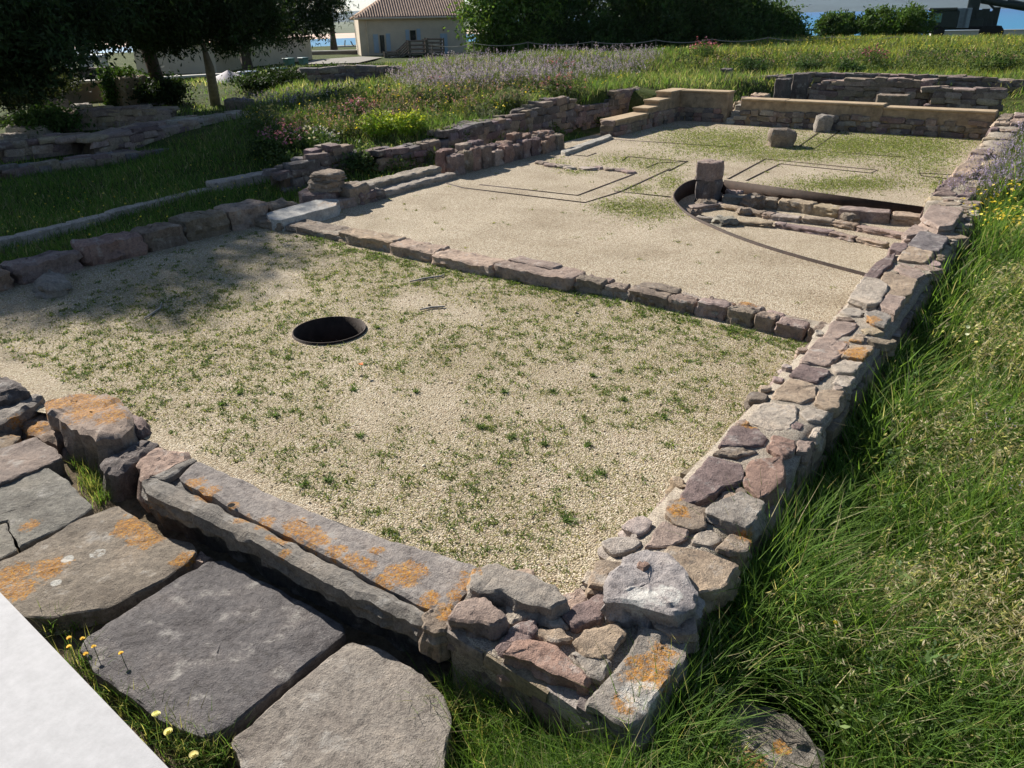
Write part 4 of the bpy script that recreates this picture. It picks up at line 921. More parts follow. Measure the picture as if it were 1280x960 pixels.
# --- grass bank beside the long wall
def polar(n, a0, a1, r0, r1, pw=1.0):
    a = np.radians(rng.uniform(a0, a1, n)); r = r0 * (r1 / r0) ** (rng.uniform(0, 1, n) ** pw); return np.stack([r * np.sin(a), r * np.cos(a)], 1)
p = polar(270000, -66, 26, 1.1, 27, .85)
k = (p[:, 0] > -.93) | ((p[:, 1] < 2.0) & (p[:, 0] > -1.55) & (p[:, 0] + .35 * p[:, 1] > -.9))
k &= ~((p[:, 1] < .75) & (p[:, 0] < 5))
p = p[k]; n = len(p); r = np.hypot(p[:, 0], p[:, 1])
dens = .5 + .5 * nfield(p[:, 0], p[:, 1], 2.3, 1)
base = np.column_stack([p, hgt(p[:, 0], p[:, 1]) - .02])
h = rng.uniform(.15, .46, n) * (.55 + .65 * dens) * (1 + .25 * (p[:, 0] < -.6)); h *= np.where(p[:, 0] < -.93, .75, 1)
fs0 = P(965, 925, .0)[:2]; fs = base[:, :2] - fs0; h *= np.where(np.hypot(fs[:, 0], fs[:, 1] * 1.1) < .27, .2, 1)
c = pmix([G1, G2, G3, DRYG, STRAW], [.44, .30, .2, .04, .02], n); tip = c * np.array([1.15, 1.1, 1.0]); dry = rng.random(n) < .06 + .08 * (p[:, 0] > .2); tip[dry] = pmix([STRAW], [1], dry.sum())
az = rng.normal(-.6, 2.0, n)
parts = [blades(base, h, rng.uniform(.0035, .0065, n) * np.where(rng.random(n) < .14, 1.9, 1) * (1 + r * .13), az, rng.uniform(.25, 1.0, n), c, tip, 3)]
# oat-like seed stalks
m = 5400; p = polar(m * 6, -40, 14, 1.7, 22, .8); p = p[(p[:, 0] > -.6) & (nfield(p[:, 0], p[:, 1], 1.9, 4) + rng.normal(0, .4, len(p)) > -.1) & (np.hypot(p[:, 0] - fs0[0], p[:, 1] - fs0[1]) > .5)][:m]; m = len(p); r = np.hypot(p[:, 0], p[:, 1]); base = np.column_stack([p, hgt(p[:, 0], p[:, 1])])
h = rng.uniform(.26, .44, m); az = rng.normal(-.4, 1.0, m); ln = rng.uniform(.3, .8, m)
cs = pmix([STRAW, DRYG], [.6, .4], m)
parts.append(blades(base, h, .0025 * (1 + r * .15), az, ln, cs, cs, 3))
tipp = base + np.stack([np.cos(az) * ln * h, np.sin(az) * ln * h, h * (1 - .25 * ln)], 1)
for kk in range(5):
    j = rng.uniform(0, 1, m)[:, None]; q_ = tipp - np.stack([np.cos(az) * ln * h * .3, np.sin(az) * ln * h * .3, h * .22], 1) * j + rng.normal(0, .008, (m, 3))
    d_ = np.stack([np.cos(az) * .8, np.sin(az) * .8, np.full(m, -.25)], 1)
    parts.append(leaves(q_, rng.uniform(.018, .032, m) * (1 + r * .07), rng.uniform(.004, .007, m) * (1 + r * .1), pmix([(.50, .45, .30), (.38, .30, .20), (.36, .38, .16)], [.6, .2, .2], m), dirs=d_))
tag(veg('long_grass', parts, GRASS), 'long green grass with straw coloured seed heads on the bank', 'grass', kind='stuff')
# flowers on that bank far along the wall: purple and yellow
def scatter_px(poly, n):
    poly = np.array(poly, float); lo = poly.min(0); hi = poly.max(0); q_ = rng.uniform(lo, hi, (n * 4, 2)); ins = np.zeros(len(q_), bool); j = len(poly) - 1
    for i in range(len(poly)):
        a, b = poly[i], poly[j]; cr = ((a[1] > q_[:, 1]) != (b[1] > q_[:, 1])) & (q_[:, 0] < (b[0] - a[0]) * (q_[:, 1] - a[1]) / (b[1] - a[1] + 1e-9) + a[0]); ins ^= cr; j = i
    return q_[ins][:n]
def flower_patch(name, lb, poly, n, colr, hr, hd, stemc=G1, spike=False, z0=.4, cat='flowers', hs=.2, wmul=1.0):
    q_ = scatter_px(poly, n); base = on_ground(q_[:, 0], q_[:, 1], z0); n = len(base); r = np.hypot(base[:, 0], base[:, 1])
    h = rng.uniform(*hr, n); az = rng.uniform(0, 6.28, n); ln = rng.uniform(.1, .5, n); c = pmix([stemc, (stemc[0] * 1.4, stemc[1] * 1.2, stemc[2] * 1.5)], [.5, .5], n)
    parts = [blades(base, h, .004 * (1 + r * .2) * wmul, az, ln, c, c, 2)]
    tp_ = base + np.stack([np.cos(az) * ln * h, np.sin(az) * ln * h, h * (1 - .25 * ln)], 1); cc = pmix(colr, [1] * len(colr), n, hs)
    if spike:
        for kk in range(4):
            parts.append(leaves(tp_ - np.array([0, 0, 1]) * (hd * kk * .8) + rng.normal(0, hd * .35, (n, 3)), hd * 1.5, hd * .8, cc, dirs=np.tile([0., 0, 1.], (n, 1)) + rng.normal(0, .7, (n, 3))))
    else: parts.append(heads(tp_, hd * rng.uniform(.7, 1.3, n), cc, 6))
    return tag(veg(name, parts, PETAL), lb, cat, kind='stuff')
LIL = [(.33, .27, .44), (.40, .34, .50), (.27, .21, .38)]
YEL = [(.75, .55, .04), (.80, .62, .10)]
flower_patch('lilac_flowers', 'lilac flowers spilling over the broken end of the long wall', [(1180, 262), (1215, 215), (1250, 185), (1290, 170), (1290, 245), (1235, 262)], 850, LIL, (.25, .45), .020, (.10, .13, .05), True)
flower_patch('yellow_flowers', 'yellow daisies on the grass bank below the lilac flowers', [(1195, 285), (1215, 255), (1290, 245), (1290, 300), (1240, 310)], 170, YEL, (.2, .34), .019)
flower_patch('lilac_flowers', 'scattered grey lilac flowers in long grass beside the wall', [(1210, 560), (1290, 480), (1290, 650), (1225, 660)], 26, LIL, (.26, .36), .012, (.10, .13, .05), True)
flower_patch('yellow_flowers', 'few pale yellow blooms dotted through the long grass', [(1130, 450), (1290, 340), (1290, 480), (1190, 480)], 14, [(.8, .72, .2), (.85, .8, .45)], (.22, .34), .014)
# --- meadow on the mound and the plateau
p = polar(330000, -78, 16, 11.5, 56, .95); x, y = p[:, 0], p[:, 1]
inside = (x > -11.05) & (x < -1.0) & (y > 2) & (y < 21.6)
exc = (x > -8.6) & (x < -2.3) & (y >= 21.6) & (y < 26.9)
k = ~inside & ~(exc & (rng.random(len(p)) > .06)) & ~((x > -1.0) & (y < 19)) & (np.hypot(x, y) < 58)
rd = np.hypot(x - (-28), y - 13); k &= ~((x < -24) & (y < 22) & (rng.random(len(p)) > .25))
k &= ~((x < -17.2) & (y < 14.5) & (rng.random(len(p)) > .12))
k &= ~((np.hypot(x, y) > 44) & (x < -22) & (rng.random(len(p)) > .35))
p = p[k]; x, y = p[:, 0], p[:, 1]; n = len(p); r = np.hypot(x, y); base = np.column_stack([p, hgt(x, y) - .02])
f1 = nfield(x, y, .55, 2); f2 = nfield(x, y, 1.7, 5); lowz = ss(base[:, 2], .1, .5)
h = rng.uniform(.10, .30, n) * (.55 + .6 * lowz) * (1 + .3 * f2)
GY_ = (.20, .22, .045); ca = pmix([G1, G2, (.15, .17, .07), (.24, .24, .09), STRAW, (.22, .17, .11)], [.2, .2, .2, .2, .12, .08], n); cb = pmix([G3, G1, (.11, .12, .08)], [.35, .4, .25], n)
wgt = (.5 + .5 * f1 + rng.normal(0, .25, n)).clip(0, 1)[:, None]; c = ca * wgt + cb * (1 - wgt)
plat = ((y > 29) & (x > -13) & (rng.random(n) < .5))[:, None]; c = np.where(plat, pmix([(.24, .24, .06), (.17, .22, .05)], [.5, .5], n), c)
parts = [blades(base, h, .005 * (1 + r * .15) * rng.uniform(.7, 1.3, n), rng.uniform(0, 6.28, n), rng.uniform(.2, .9, n), c, c * 1.1, 2)]
tag(veg('meadow_grass', parts, GRASS), 'tall yellow green meadow grass covering the mound and far bank', 'grass', kind='stuff')
flower_patch('lilac_flowers', 'broad drift of lilac flowers across the crest of the mound', [(480, 104), (520, 88), (600, 78), (700, 70), (790, 66), (830, 74), (800, 100), (690, 112), (600, 120), (520, 122)], 3600, LIL, (.25, .55), .034, (.13, .16, .07), True, .9)
flower_patch('lilac_flowers', 'thin scatter of lilac flowers near the trees at the mound edge', [(290, 138), (330, 124), (400, 120), (450, 112), (430, 128), (350, 140)], 320, LIL, (.25, .42), .028, (.13, .16, .07), True, .6)
flower_patch('yellow_flowers', 'yellow flowers scattered all over the mound meadow', [(300, 160), (420, 118), (520, 108), (700, 105), (800, 95), (790, 112), (700, 125), (560, 162), (470, 170), (380, 190)], 600, YEL, (.2, .35), .022, G1, False, .7)
flower_patch('yellow_flowers', 'dense yellow flowers along the top of the far bank', [(800, 62), (1000, 52), (1290, 50), (1290, 70), (1000, 74), (850, 76)], 800, [(.48, .40, .07), (.42, .38, .12)], (.25, .4), .030, (.16, .18, .04), False, 1.0)
flower_patch('yellow_flowers', 'tiny yellow flowers sprinkled through the shaded grass hollow', [(0, 330), (0, 260), (200, 220), (330, 195), (470, 215), (540, 200), (530, 222), (440, 245), (330, 260), (150, 300)], 160, YEL, (.1, .2), .014, G1, False, 0)
p = polar(60000, -80, -20, 7.5, 20, .9); x, y = p[:, 0], p[:, 1]; k = (x < -10.05) & ~((x < -11.0) & (y > 10.5)); k &= ~((x > -10.2) & (y > 9) & (y < 15.4)); p = p[k]; x, y = p[:, 0], p[:, 1]; n = len(p); r = np.hypot(x, y)
c = pmix([G1, G3, G2, DRYG], [.4, .3, .2, .1], n)
tag(veg('hollow_grass', [blades(np.column_stack([p, hgt(x, y) - .02]), rng.uniform(.08, .24, n), .005 * (1 + r * .12), rng.uniform(0, 6.28, n), rng.uniform(.2, .9, n), c, c, 2)], GRASS), 'dark green grass filling the shaded hollow between kerb and block row', 'grass', kind='stuff')
flower_patch('pink_flowers', 'thin dusky pink flowers mixed through the mound meadow', [(330, 175), (400, 150), (480, 128), (600, 118), (700, 108), (720, 118), (600, 150), (500, 165), (420, 182)], 700, [(.36, .18, .24), (.42, .25, .28)], (.25, .5), .024, (.11, .14, .05), True, .7)
flower_patch('pink_flowers', 'dusky pink flowers dotted along the far bank', [(850, 80), (1000, 74), (1250, 74), (1280, 88), (1050, 90), (900, 92)], 260, [(.36, .18, .24), (.42, .25, .28)], (.3, .5), .03, (.11, .14, .05), True, .8)
def weed_clumps(name, lb, poly, m, z0, rad, hh, cols, ls=1.0):
    q_ = scatter_px(poly, m); a = on_ground(q_[:, 0], q_[:, 1], z0); per = 70; n = m_ = len(a) * per; a = np.repeat(a, per, 0); ang = rng.uniform(0, 6.28, n); rr = np.sqrt(rng.random(n)) * np.repeat(rng.uniform(rad * .6, rad * 1.4, len(q_)), per); cc = np.repeat(pmix(cols, [1] * len(cols), len(q_), .15), per, 0) * (1 + rng.normal(0, .18, (n, 1))).clip(.5, 1.6)
    pz = np.repeat(rng.uniform(hh * .5, hh * 1.3, len(q_)), per) * rng.uniform(.2, 1, n) * (1 - .5 * (rr / (rad * 1.4)) ** 2)
    pos = a + np.stack([rr * np.cos(ang), rr * np.sin(ang), pz], 1)
    return tag(veg(name, [leaves(pos, rng.uniform(.06, .13, n) * ls, rng.uniform(.025, .05, n) * ls, cc, -.3)], LEAF), lb, 'weeds', kind='stuff')
weed_clumps('meadow_weeds', 'leafy weed clumps of mixed greens swelling through the mound meadow', [(300, 165), (340, 138), (480, 112), (700, 100), (800, 95), (800, 106), (700, 122), (560, 160), (440, 172), (370, 190)], 190, .7, .28, .38, [(.05, .085, .03), (.09, .13, .05), (.12, .13, .08), (.14, .17, .05)])
weed_clumps('bank_weeds', 'leafy weed clumps bulging over the far bank', [(830, 88), (1000, 72), (1290, 70), (1290, 96), (1000, 92), (900, 96)], 130, .8, .4, .5, [(.05, .085, .03), (.08, .125, .04), (.13, .16, .05)])
weed_clumps('wall_foot_weeds', 'leafy weeds along the foot of the retaining walls beside the court', [(480, 210), (520, 195), (600, 183), (690, 165), (760, 150), (760, 158), (690, 172), (610, 190), (530, 212), (470, 222)], 70, 0, .16, .28, [(.08, .13, .04), (.12, .17, .05), (.15, .18, .07)])
weed_clumps('broadleaf_weeds', 'low broad leaved weeds growing between long grass on the bank', [(900, 860), (1000, 700), (1120, 480), (1220, 330), (1290, 310), (1290, 950), (1050, 950)], 90, -.1, .09, .26, [(.10, .17, .05), (.14, .19, .07), (.09, .14, .06)], .45)
weed_clumps('hollow_weeds', 'dark leafy weeds spilling over the ruin stub into the hollow', [(310, 190), (350, 180), (400, 195), (470, 200), (480, 215), (400, 225), (340, 216)], 80, .15, .25, .35, [(.05, .085, .03), (.08, .12, .04)])
# --- sprouts and thin turf in the gravel
def gravel_turf(name, lb, n, region, hr, cols, probs, wd, clump=None):
    p = region(n); 
    if clump is not None: p = np.repeat(p, clump, 0) + rng.normal(0, .03, (len(p) * clump, 2)) * rng.uniform(.3, 1.2, (len(p) * clump, 1))
    d = np.hypot(p[:, 0] - WC[0], p[:, 1] - WC[1]); p = p[d > WR + .03]
    n = len(p); r = np.hypot(p[:, 0], p[:, 1]); c = pmix(cols, probs, n); base = np.column_stack([p, np.full(n, -.004)])
    return tag(veg(name, [blades(base, rng.uniform(*hr, n), wd * (1 + r * .12) * rng.uniform(.7, 1.3, n), rng.uniform(0, 6.28, n), rng.uniform(.6, 1.8, n), c, c * 1.1, 2, .32)], GRASS), lb, 'grass', kind='stuff')
def room1(n, thr=-.25, pw=1):
    q_ = np.column_stack([rng.uniform(-9.5, -1.5, n * 3), rng.uniform(2.45, 6.7, n * 3)]); f = nfield(q_[:, 0], q_[:, 1], 1.6, 3) * .6 + nfield(q_[:, 0], q_[:, 1], 4.3, 8) * .5
    edge = ss(q_[:, 0], -9.0, -7.0) ; k = (f + rng.normal(0, .25, n * 3) > thr) & (rng.random(n * 3) < .25 + .75 * edge)
    return q_[k][:n]
YG = (.24, .25, .06)
gravel_turf('gravel_sprouts', 'fine yellowish sprouts scattered over the front court gravel', 66000, lambda n: room1(n, -.45), (.010, .032), [YG, (.22, .25, .07), (.38, .34, .15), (.14, .19, .06)], [.3, .3, .25, .15], .0035)
gravel_turf('gravel_weeds', 'many small green weed tufts dotted over the front court gravel', 1800, lambda n: room1(n, -.25), (.014, .042), [(.13, .20, .05), (.17, .23, .07), (.10, .16, .06), (.26, .27, .09)], [.3, .3, .15, .25], .006, 15)
def wall_foot(n):
    x = rng.uniform(-8.6, -1.6, n); return np.column_stack([x, 6.70 - np.abs(rng.normal(0, .12, n)) + .08 * np.sin(x * 1.3)])
gravel_turf('wall_foot_grass', 'green fringe of grass along the sunny foot of the cross wall', 260, wall_foot, (.02, .06), [(.12, .19, .04), (.18, .23, .07)], [.6, .4], .005, 12)
PATCH = [((815, 262), (40, 8)), ((770, 258), (30, 5)), ((820, 205), (35, 6)), ((770, 200), (30, 4)), ((900, 178), (60, 6)), ((860, 170), (50, 5)), ((930, 175), (40, 6)), ((1100, 180), (90, 9)), ((1160, 182), (60, 8)), ((1040, 178), (40, 5)), ((1080, 228), (60, 5)), ((980, 165), (30, 3)), ((1000, 195), (60, 4)), ((1180, 230), (30, 6)), ((720, 215), (18, 2)), ((700, 206), (14, 3)), ((838, 228), (18, 6)), ((795, 236), (20, 3)), ((1120, 176), (110, 10)), ((1050, 186), (80, 8)), ((880, 186), (60, 6)), ((940, 190), (50, 6)), ((1150, 205), (50, 8)), ((1030, 232), (70, 5)), ((890, 166), (60, 4))]
def patches(n):
    L = []
    wts = np.array([b[0] * b[1] * 1.0 for a, b in PATCH]) ** .9; wts /= wts.sum()
    for (cx, cy), (rx, ry) in [PATCH[i] for i in rng.choice(len(PATCH), n, p=wts)]:
        a = rng.normal(0, .62, 2) * np.array([1, 1.8]); L.append(P(cx + a[0] * rx, cy + a[1] * ry)[:2])
    L = np.array(L); k = (L[:, 0] < -1.75) & (L[:, 1] < 20.6); return L[k]
def not_pit(f):
    def g(n):
        q_ = f(n); poly = np.array(pit_loop); ins = np.zeros(len(q_), bool); j = len(poly) - 1
        for i in range(len(poly)):
            a, b = poly[i], poly[j]; ins ^= ((a[1] > q_[:, 1]) != (b[1] > q_[:, 1])) & (q_[:, 0] < (b[0] - a[0]) * (q_[:, 1] - a[1]) / (b[1] - a[1] + 1e-9) + a[0]); j = i
        return q_[~ins]
    return g
gravel_turf('yard_turf', 'thin bright green turf patches spreading over the far gravel yard', 62000, not_pit(patches), (.014, .045), [(.15, .21, .05), (.21, .25, .07), (.27, .28, .10)], [.4, .35, .25], .005)
def yard(n): return np.column_stack([rng.uniform(-9.2, -1.8, n), rng.uniform(7.3, 16, n)])
gravel_turf('yard_sprouts', 'few tiny sprouts in the bare gravel yard', 90, not_pit(yard), (.02, .05), [(.12, .17, .04), (.24, .25, .07)], [.5, .5], .005, 9)
n = 6000; p = np.column_stack([rng.uniform(-9.5, -1.5, n), rng.uniform(2.4, 6.7, n)]); p = p[np.hypot(p[:, 0] - WC[0], p[:, 1] - WC[1]) > WR + .02]; n = len(p); r = rng.gamma(3, .0013, n) + .0025
o6 = np.array([[1, 0, 0], [0, 1, 0], [-1, 0, 0], [0, -1, 0], [0, 0, .6], [0, 0, -.6]]); jt = 1 + rng.normal(0, .25, (n, 6, 3))
V = (o6[None] * jt) * r[:, None, None] + np.column_stack([p, r * .35])[:, None, :]; f8 = np.array([[0, 1, 4], [1, 2, 4], [2, 3, 4], [3, 0, 4], [1, 0, 5], [2, 1, 5], [3, 2, 5], [0, 3, 5]])
PEB = leaf_mat('pebble', 0.0, .9, .2); me = mesh_np('pebbles', V.reshape(-1, 3), None, ((np.arange(n) * 6)[:, None, None] + f8[None]).reshape(-1, 3), np.repeat(pmix([(.55, .46, .32), (.40, .32, .21), (.66, .60, .48), (.34, .27, .19)], [.45, .3, .15, .1], n), 6, 0))
tag(link('pebbles', me, PEB), 'coarser pebbles strewn over the front court gravel', 'pebbles', kind='stuff')
# --- weeds in the joints around slabs and platform
def joint(lb, px, z, n, sp, hr, cols=(G1, G2, DRYG), name='joint_grass'):
    L = []
    for (x, y) in px: q_ = P(x, y, z)[:2]; L.append(q_ + rng.normal(0, sp, (n, 2)))
    p = np.concatenate(L); n = len(p); c = pmix(list(cols), [1] * len(cols), n)
    return tag(veg(name, [blades(np.column_stack([p, np.full(n, z)]), rng.uniform(*hr, n), rng.uniform(.003, .006, n), rng.uniform(0, 6.28, n), rng.uniform(.2, .9, n), c, c * 1.1, 3)], GRASS), lb, 'grass', kind='stuff')
joint('bright grass tuft in the joint between slabs and dark upright stone', [(112, 600), (120, 615), (128, 628), (106, 585), (116, 608)], -.16, 110, .035, (.05, .17))
joint('little grass in the gap behind the narrow paving slab', [(18, 518), (24, 520), (14, 522)], -.16, 70, .04, (.06, .18), (DRYG, G2))
joint('short grass under the edge of lichened slab by the platform', [(95, 784), (108, 780), (122, 773), (84, 788), (140, 765)], -.16, 70, .035, (.04, .13))
joint('straggling weeds along the foot of the viewing platform', [(100, 832), (118, 852), (140, 872), (160, 888), (182, 908), (200, 922), (222, 934), (240, 945), (262, 948), (280, 955), (70, 790), (245, 935), (265, 960)], -.15, 80, .035, (.05, .20), (G1, (.12, .15, .05), DRYG, G3))
joint('grass blades growing up against the rubble corner face', [(580, 880), (620, 890), (660, 905), (700, 920), (740, 935), (560, 900), (600, 930), (640, 940)], -.19, 150, .06, (.10, .28))
# single flowers near the platform
def dandelion(px, z, h, c, lb, grp, rr=.017):
    b = P(px[0], px[1], z + h); g = -.16
    t = thing('yellow_flower', lb, 'flower', (b[0], b[1], g), grp)
    link('stem', tubes_mesh('stem', [([(b[0] + .02, b[1] + .01, g), (b[0] + .01, b[1], g + (z + h - g) * .5), tuple(b)], [.0022, .002, .0018])], 5), STEMM, t)
    pos = np.repeat(b[None, :], 3, 0) + np.array([[0, 0, 0], [0, 0, .004], [0, 0, .007]]); v, q_, tr_, cc = heads(pos, np.array([rr, rr * .75, rr * .45]), cvar(c, 3, .08, .03), 11, .12)
    link('head', mesh_np('head', v, None, tr_, np.clip(cc, 0, 1)), PETAL, t)
STEMM = simple('stem', (.10, .15, .05), .7, .2, 30)
for px in [(86, 808), (107, 817), (117, 808), (151, 816), (103, 798), (86, 797)]: dandelion(px, -.04, .05, (.78, .50, .03), 'small golden daisy at the corner of the dark purple slab', 'golden daisies by the dark slab', .012)
for px in [(195, 892), (210, 914), (242, 943)]: dandelion(px, -.04, .08, (.80, .74, .30), 'pale lemon hawkbit flower in the weeds beside the platform', 'lemon hawkbits by the platform', .019)
dandelion((900, 863), -.12, .18, (.80, .78, .36), 'pale lemon flower standing in grass by the fallen flat stone', None, .022)
dandelion((1045, 778), -.1, .22, (.85, .60, .03), 'single golden yellow flower in the open long grass', None, .014)
# poppy-like orange flower in the gravel
b = P(451, 455, .1)
t = thing('orange_flower', 'lone orange poppy growing in the gravel near the well', 'flower', (b[0], b[1], 0))
link('stem', tubes_mesh('stem', [([(b[0], b[1], 0), (b[0] + .01, b[1], .05), (b[0], b[1], .1)], [.003, .003, .002])], 5), STEMM, t)
v_, q_, t_, c_ = heads(np.array([b, b + .006]), np.array([.022, .014]), cvar((.7, .22, .06), 2, .05, .02), 7, .2); link('head', mesh_np('head', v_, None, t_, c_), PETAL, t)

# ------------------------------------------------------------------ shrubs and trees
def crown_pts(ells, m, per, spread, shell=.55):
    L = []
    vol = np.array([e[3] * e[4] * e[5] for e in ells]) ** .67; vol /= vol.sum()
    for e, f in zip(ells, vol):
        k = max(2, int(m * f)); d = rng.normal(size=(k, 3)); d /= np.linalg.norm(d, axis=1)[:, None]; rr = (shell + (1 - shell) * rng.random(k) ** .5)[:, None] * (1 + .12 * rng.normal(size=(k, 1)))
        L.append(np.array(e[:3]) + d * rr * np.array(e[3:]))
    cl = np.concatenate(L); s = rng.uniform(.6, 1.3, len(cl))
    p = np.repeat(cl, per, 0) + rng.normal(0, spread, (len(cl) * per, 3)) * np.repeat(s, per)[:, None] * np.array([1, 1, .7])
    return cl, p, np.repeat(rng.normal(0, .22, len(cl)), per)
def tree(name, lb, cat, base, ells, m, per, spread, lsize, colr, trunk=None, tr_r=.2, up=.3, bark=None, group=None, shell=.55, lw=.4, limbs=10, zmin=None):
    base = np.array(base, float); t = thing(name, lb, cat, tuple(base), group)
    cl, p, br = crown_pts(ells, m, per, spread, shell)
    if zmin is not None: p[:, 2] = np.maximum(p[:, 2], zmin + rng.random(len(p)) * .3)
    n = len(p); c = cvar(colr, n, .18, .07) * (1 + br[:, None]).clip(.5, 1.6)
    L = leaves(p, lsize * rng.uniform(.7, 1.4, n), lsize * lw * rng.uniform(.7, 1.3, n), c, up)
    link('crown', mesh_np('crown', L[0] - base, L[1], None, np.clip(L[3], 0, 1)), LEAF, t, tuple(base))
    trunk = trunk or [tuple(base + np.array([0, 0, -.2])), tuple(base + np.array([.05, 0, (ells[0][2] - base[2]) * .5])), tuple(np.array(ells[0][:3]))]
    n_ = len(trunk); sp = [(trunk, [tr_r * (1 - .75 * i / (n_ - 1)) for i in range(n_)])]
    top = np.array(trunk[-1]); mid = np.array(trunk[-2])
    for e in ells: 
        a = mid + (top - mid) * random.random(); b2 = np.array(e[:3]); sp.append(([tuple(a), tuple((a + b2) / 2 + rng.normal(0, .1, 3)), tuple(b2)], [tr_r * .38, tr_r * .25, tr_r * .08]))
    for i in rng.choice(len(cl), min(limbs, len(cl)), replace=False):
        e = ells[int(np.argmin([np.linalg.norm(cl[i] - np.array(x[:3])) for x in ells]))]; a = np.array(e[:3]); sp.append(([tuple(a), tuple((a + cl[i]) / 2 + rng.normal(0, .08, 3)), tuple(cl[i])], [tr_r * .14, tr_r * .1, tr_r * .04]))
    link('trunk', tubes_mesh('trunk', sp, 8), bark or BARK, t)
    return t
DKG, MDG, LTG, OLV = (.030, .052, .018), (.065, .115, .030), (.085, .15, .03), (.050, .062, .028)
def E(px, py, d, rx, ry=None, rz=None): a = PD(px, py, d); return (*a, rx, ry or rx, rz or rx)
# trees on the left
g1 = P(268, 122, .35)
tree('pine_tree', 'dark low branched tree with twin pale stems behind the ruins', 'tree', g1, [E(255, 15, 28, 1.6, 1.6, .9), E(300, 22, 28.5, 1.2, 1.2, .8), E(222, 30, 28, 1.0, 1.0, .7), E(265, -25, 28, 2, 2, 1.1), E(288, 52, 28, .5, .5, .35)], 330, 110, .24, .17, DKG, [tuple(g1 - [0, 0, .3]), tuple(PD(262, 85, 28)), tuple(PD(248, 35, 28)), tuple(PD(240, -10, 28))], .19, .4, PALEBARK, lw=.3, shell=.3)
g2 = P(311, 91, .05); d2 = float(np.hypot(g2[0], g2[1]))
tree('pine_tree', 'pine with leaning trunk before the beige building wall', 'tree', g2, [E(345, 8, d2, 2.6, 2.6, 1.6), E(385, 22, d2, 1.8, 1.8, 1.0), E(395, 0, d2, 1.5, 1.5, 1.1), E(330, -25, d2, 3, 3, 1.6), E(300, 25, d2, 1.8, 1.8, 1.3), E(360, 38, d2, 1.3, 1.3, .6)], 240, 95, .36, .24, DKG, [tuple(g2 - [0, 0, .3]), tuple(PD(305, 62, d2)), tuple(PD(312, 20, d2)), tuple(PD(340, -10, d2))], .36, .3, BARK, lw=.3, shell=.35, limbs=26)
g3 = P(207, 128, .15)
tree('pine_tree', 'big dark spreading tree shading the ruins beside the ivy pillar', 'tree', g3, [(-27, 12, 6.8, 3.2, 2.8, 2.4), (-26, 10.5, 5.6, 3, 2.4, 1.6), E(150, 2, 27, 2.0, 2.0, .9), E(195, 15, 29, 1.6, 1.6, .9), E(120, 12, 27, 1.6, 1.6, .8), E(60, 0, 26, 2.4, 2.4, 1.0), (-28, 12.3, 8.2, 2.4, 2.2, 1.7), E(200, 42, 28.5, .8, .8, .4)], 1150, 135, .28, .17, DKG, [tuple(g3 - [0, 0, .3]), (g3[0], g3[1] - .3, 2.2), (-27, 12.5, 5.5), (-27, 12.5, 8)], .34, .4, BARK, lw=.34, shell=.25, limbs=40)
g4 = np.array([-25.8, 7.2, -.05])
tree('pine_tree', 'wide dark tree at the edge casting shade over the hollow', 'tree', g4, [(-25, 8.5, 6.8, 3.2, 3.2, 2.5), (-25.2, 8.4, 9.4, 2.6, 2.4, 1.7), (-25.5, 10.4, 8.2, 2.2, 2.0, 1.8), (-24, 9.8, 5.2, 2.4, 2, 1.3), E(15, 5, 24, 2.2, 2.2, 1.1), E(20, 48, 24.5, 1.0, 1.0, .6), E(-30, 40, 22, 2.0, 2.0, 1.4), (-26, 5, 5.4, 2.6, 2.6, 2.2), E(42, 60, 25, .6, .6, .35)], 1150, 135, .28, .17, DKG, [tuple(g4 - [0, 0, .3]), (-25.9, 7.4, 2.5), (-25.2, 8, 5.5), (-25, 8.3, 8)], .36, .4, BARK, lw=.34, shell=.25, limbs=40)
# hedge-like evergreens behind the mound
for (ells, lb, cg, mm) in [([E(655, 18, 46, 2.4, 2.4, 2.0), E(618, 40, 45, 1.4, 1.4, 1.1), E(640, -20, 46, 2.6, 2.6, 1.6), E(612, 10, 46, 1.3, 1.3, 1.4)], 'large leaved bright green fig bush against the house corner', (.095, .16, .035), 250),
                       ([E(730, 22, 47, 3, 3, 2.1), E(760, -20, 48, 3.2, 3.2, 2), E(690, 35, 46, 1.6, 1.6, 1.3)], 'dense dark evergreen between fig bush and the middle trees', (.045, .082, .024), 260),
                       ([E(810, 20, 49, 2.8, 2.8, 2.2), E(850, -18, 50, 3, 3, 1.8), E(785, 40, 48, 1.8, 1.8, 1.1)], 'dense dark evergreen in the middle of the dark row', (.050, .088, .026), 260),
                       ([E(900, 22, 51, 2.8, 2.8, 2.0), E(905, 0, 52, 1.9, 1.9, 1.2), E(870, 40, 50, 1.8, 1.8, 1.0)], 'dark evergreen with mottled leaves towards the sea end', (.058, .10, .03), 250),
                       ([E(960, 36, 53, 1.6, 1.6, .7), E(938, 22, 53, 1.1, 1.1, .8), E(990, 42, 53, .8, .8, .3)], 'lower sunlit evergreen ending the dark row by the sea', MDG, 210)]:
    b0_ = np.array([ells[0][0], ells[0][1], float(hgt(np.array([ells[0][0]]), np.array([ells[0][1]]))[0])])
    # fill down to the ground so that no light shows under the mass
    ells = ells + [(ells[0][0], ells[0][1], b0_[2] + .8, ells[0][3] * 1.05, ells[0][4], 1.0)]
    tree('evergreen_bush', lb, 'bush', b0_, ells, mm, 100, .36, .22, cg, None, .16, .2, shell=.45, lw=.5, limbs=14, zmin=b0_[2], group='evergreens behind the meadow')
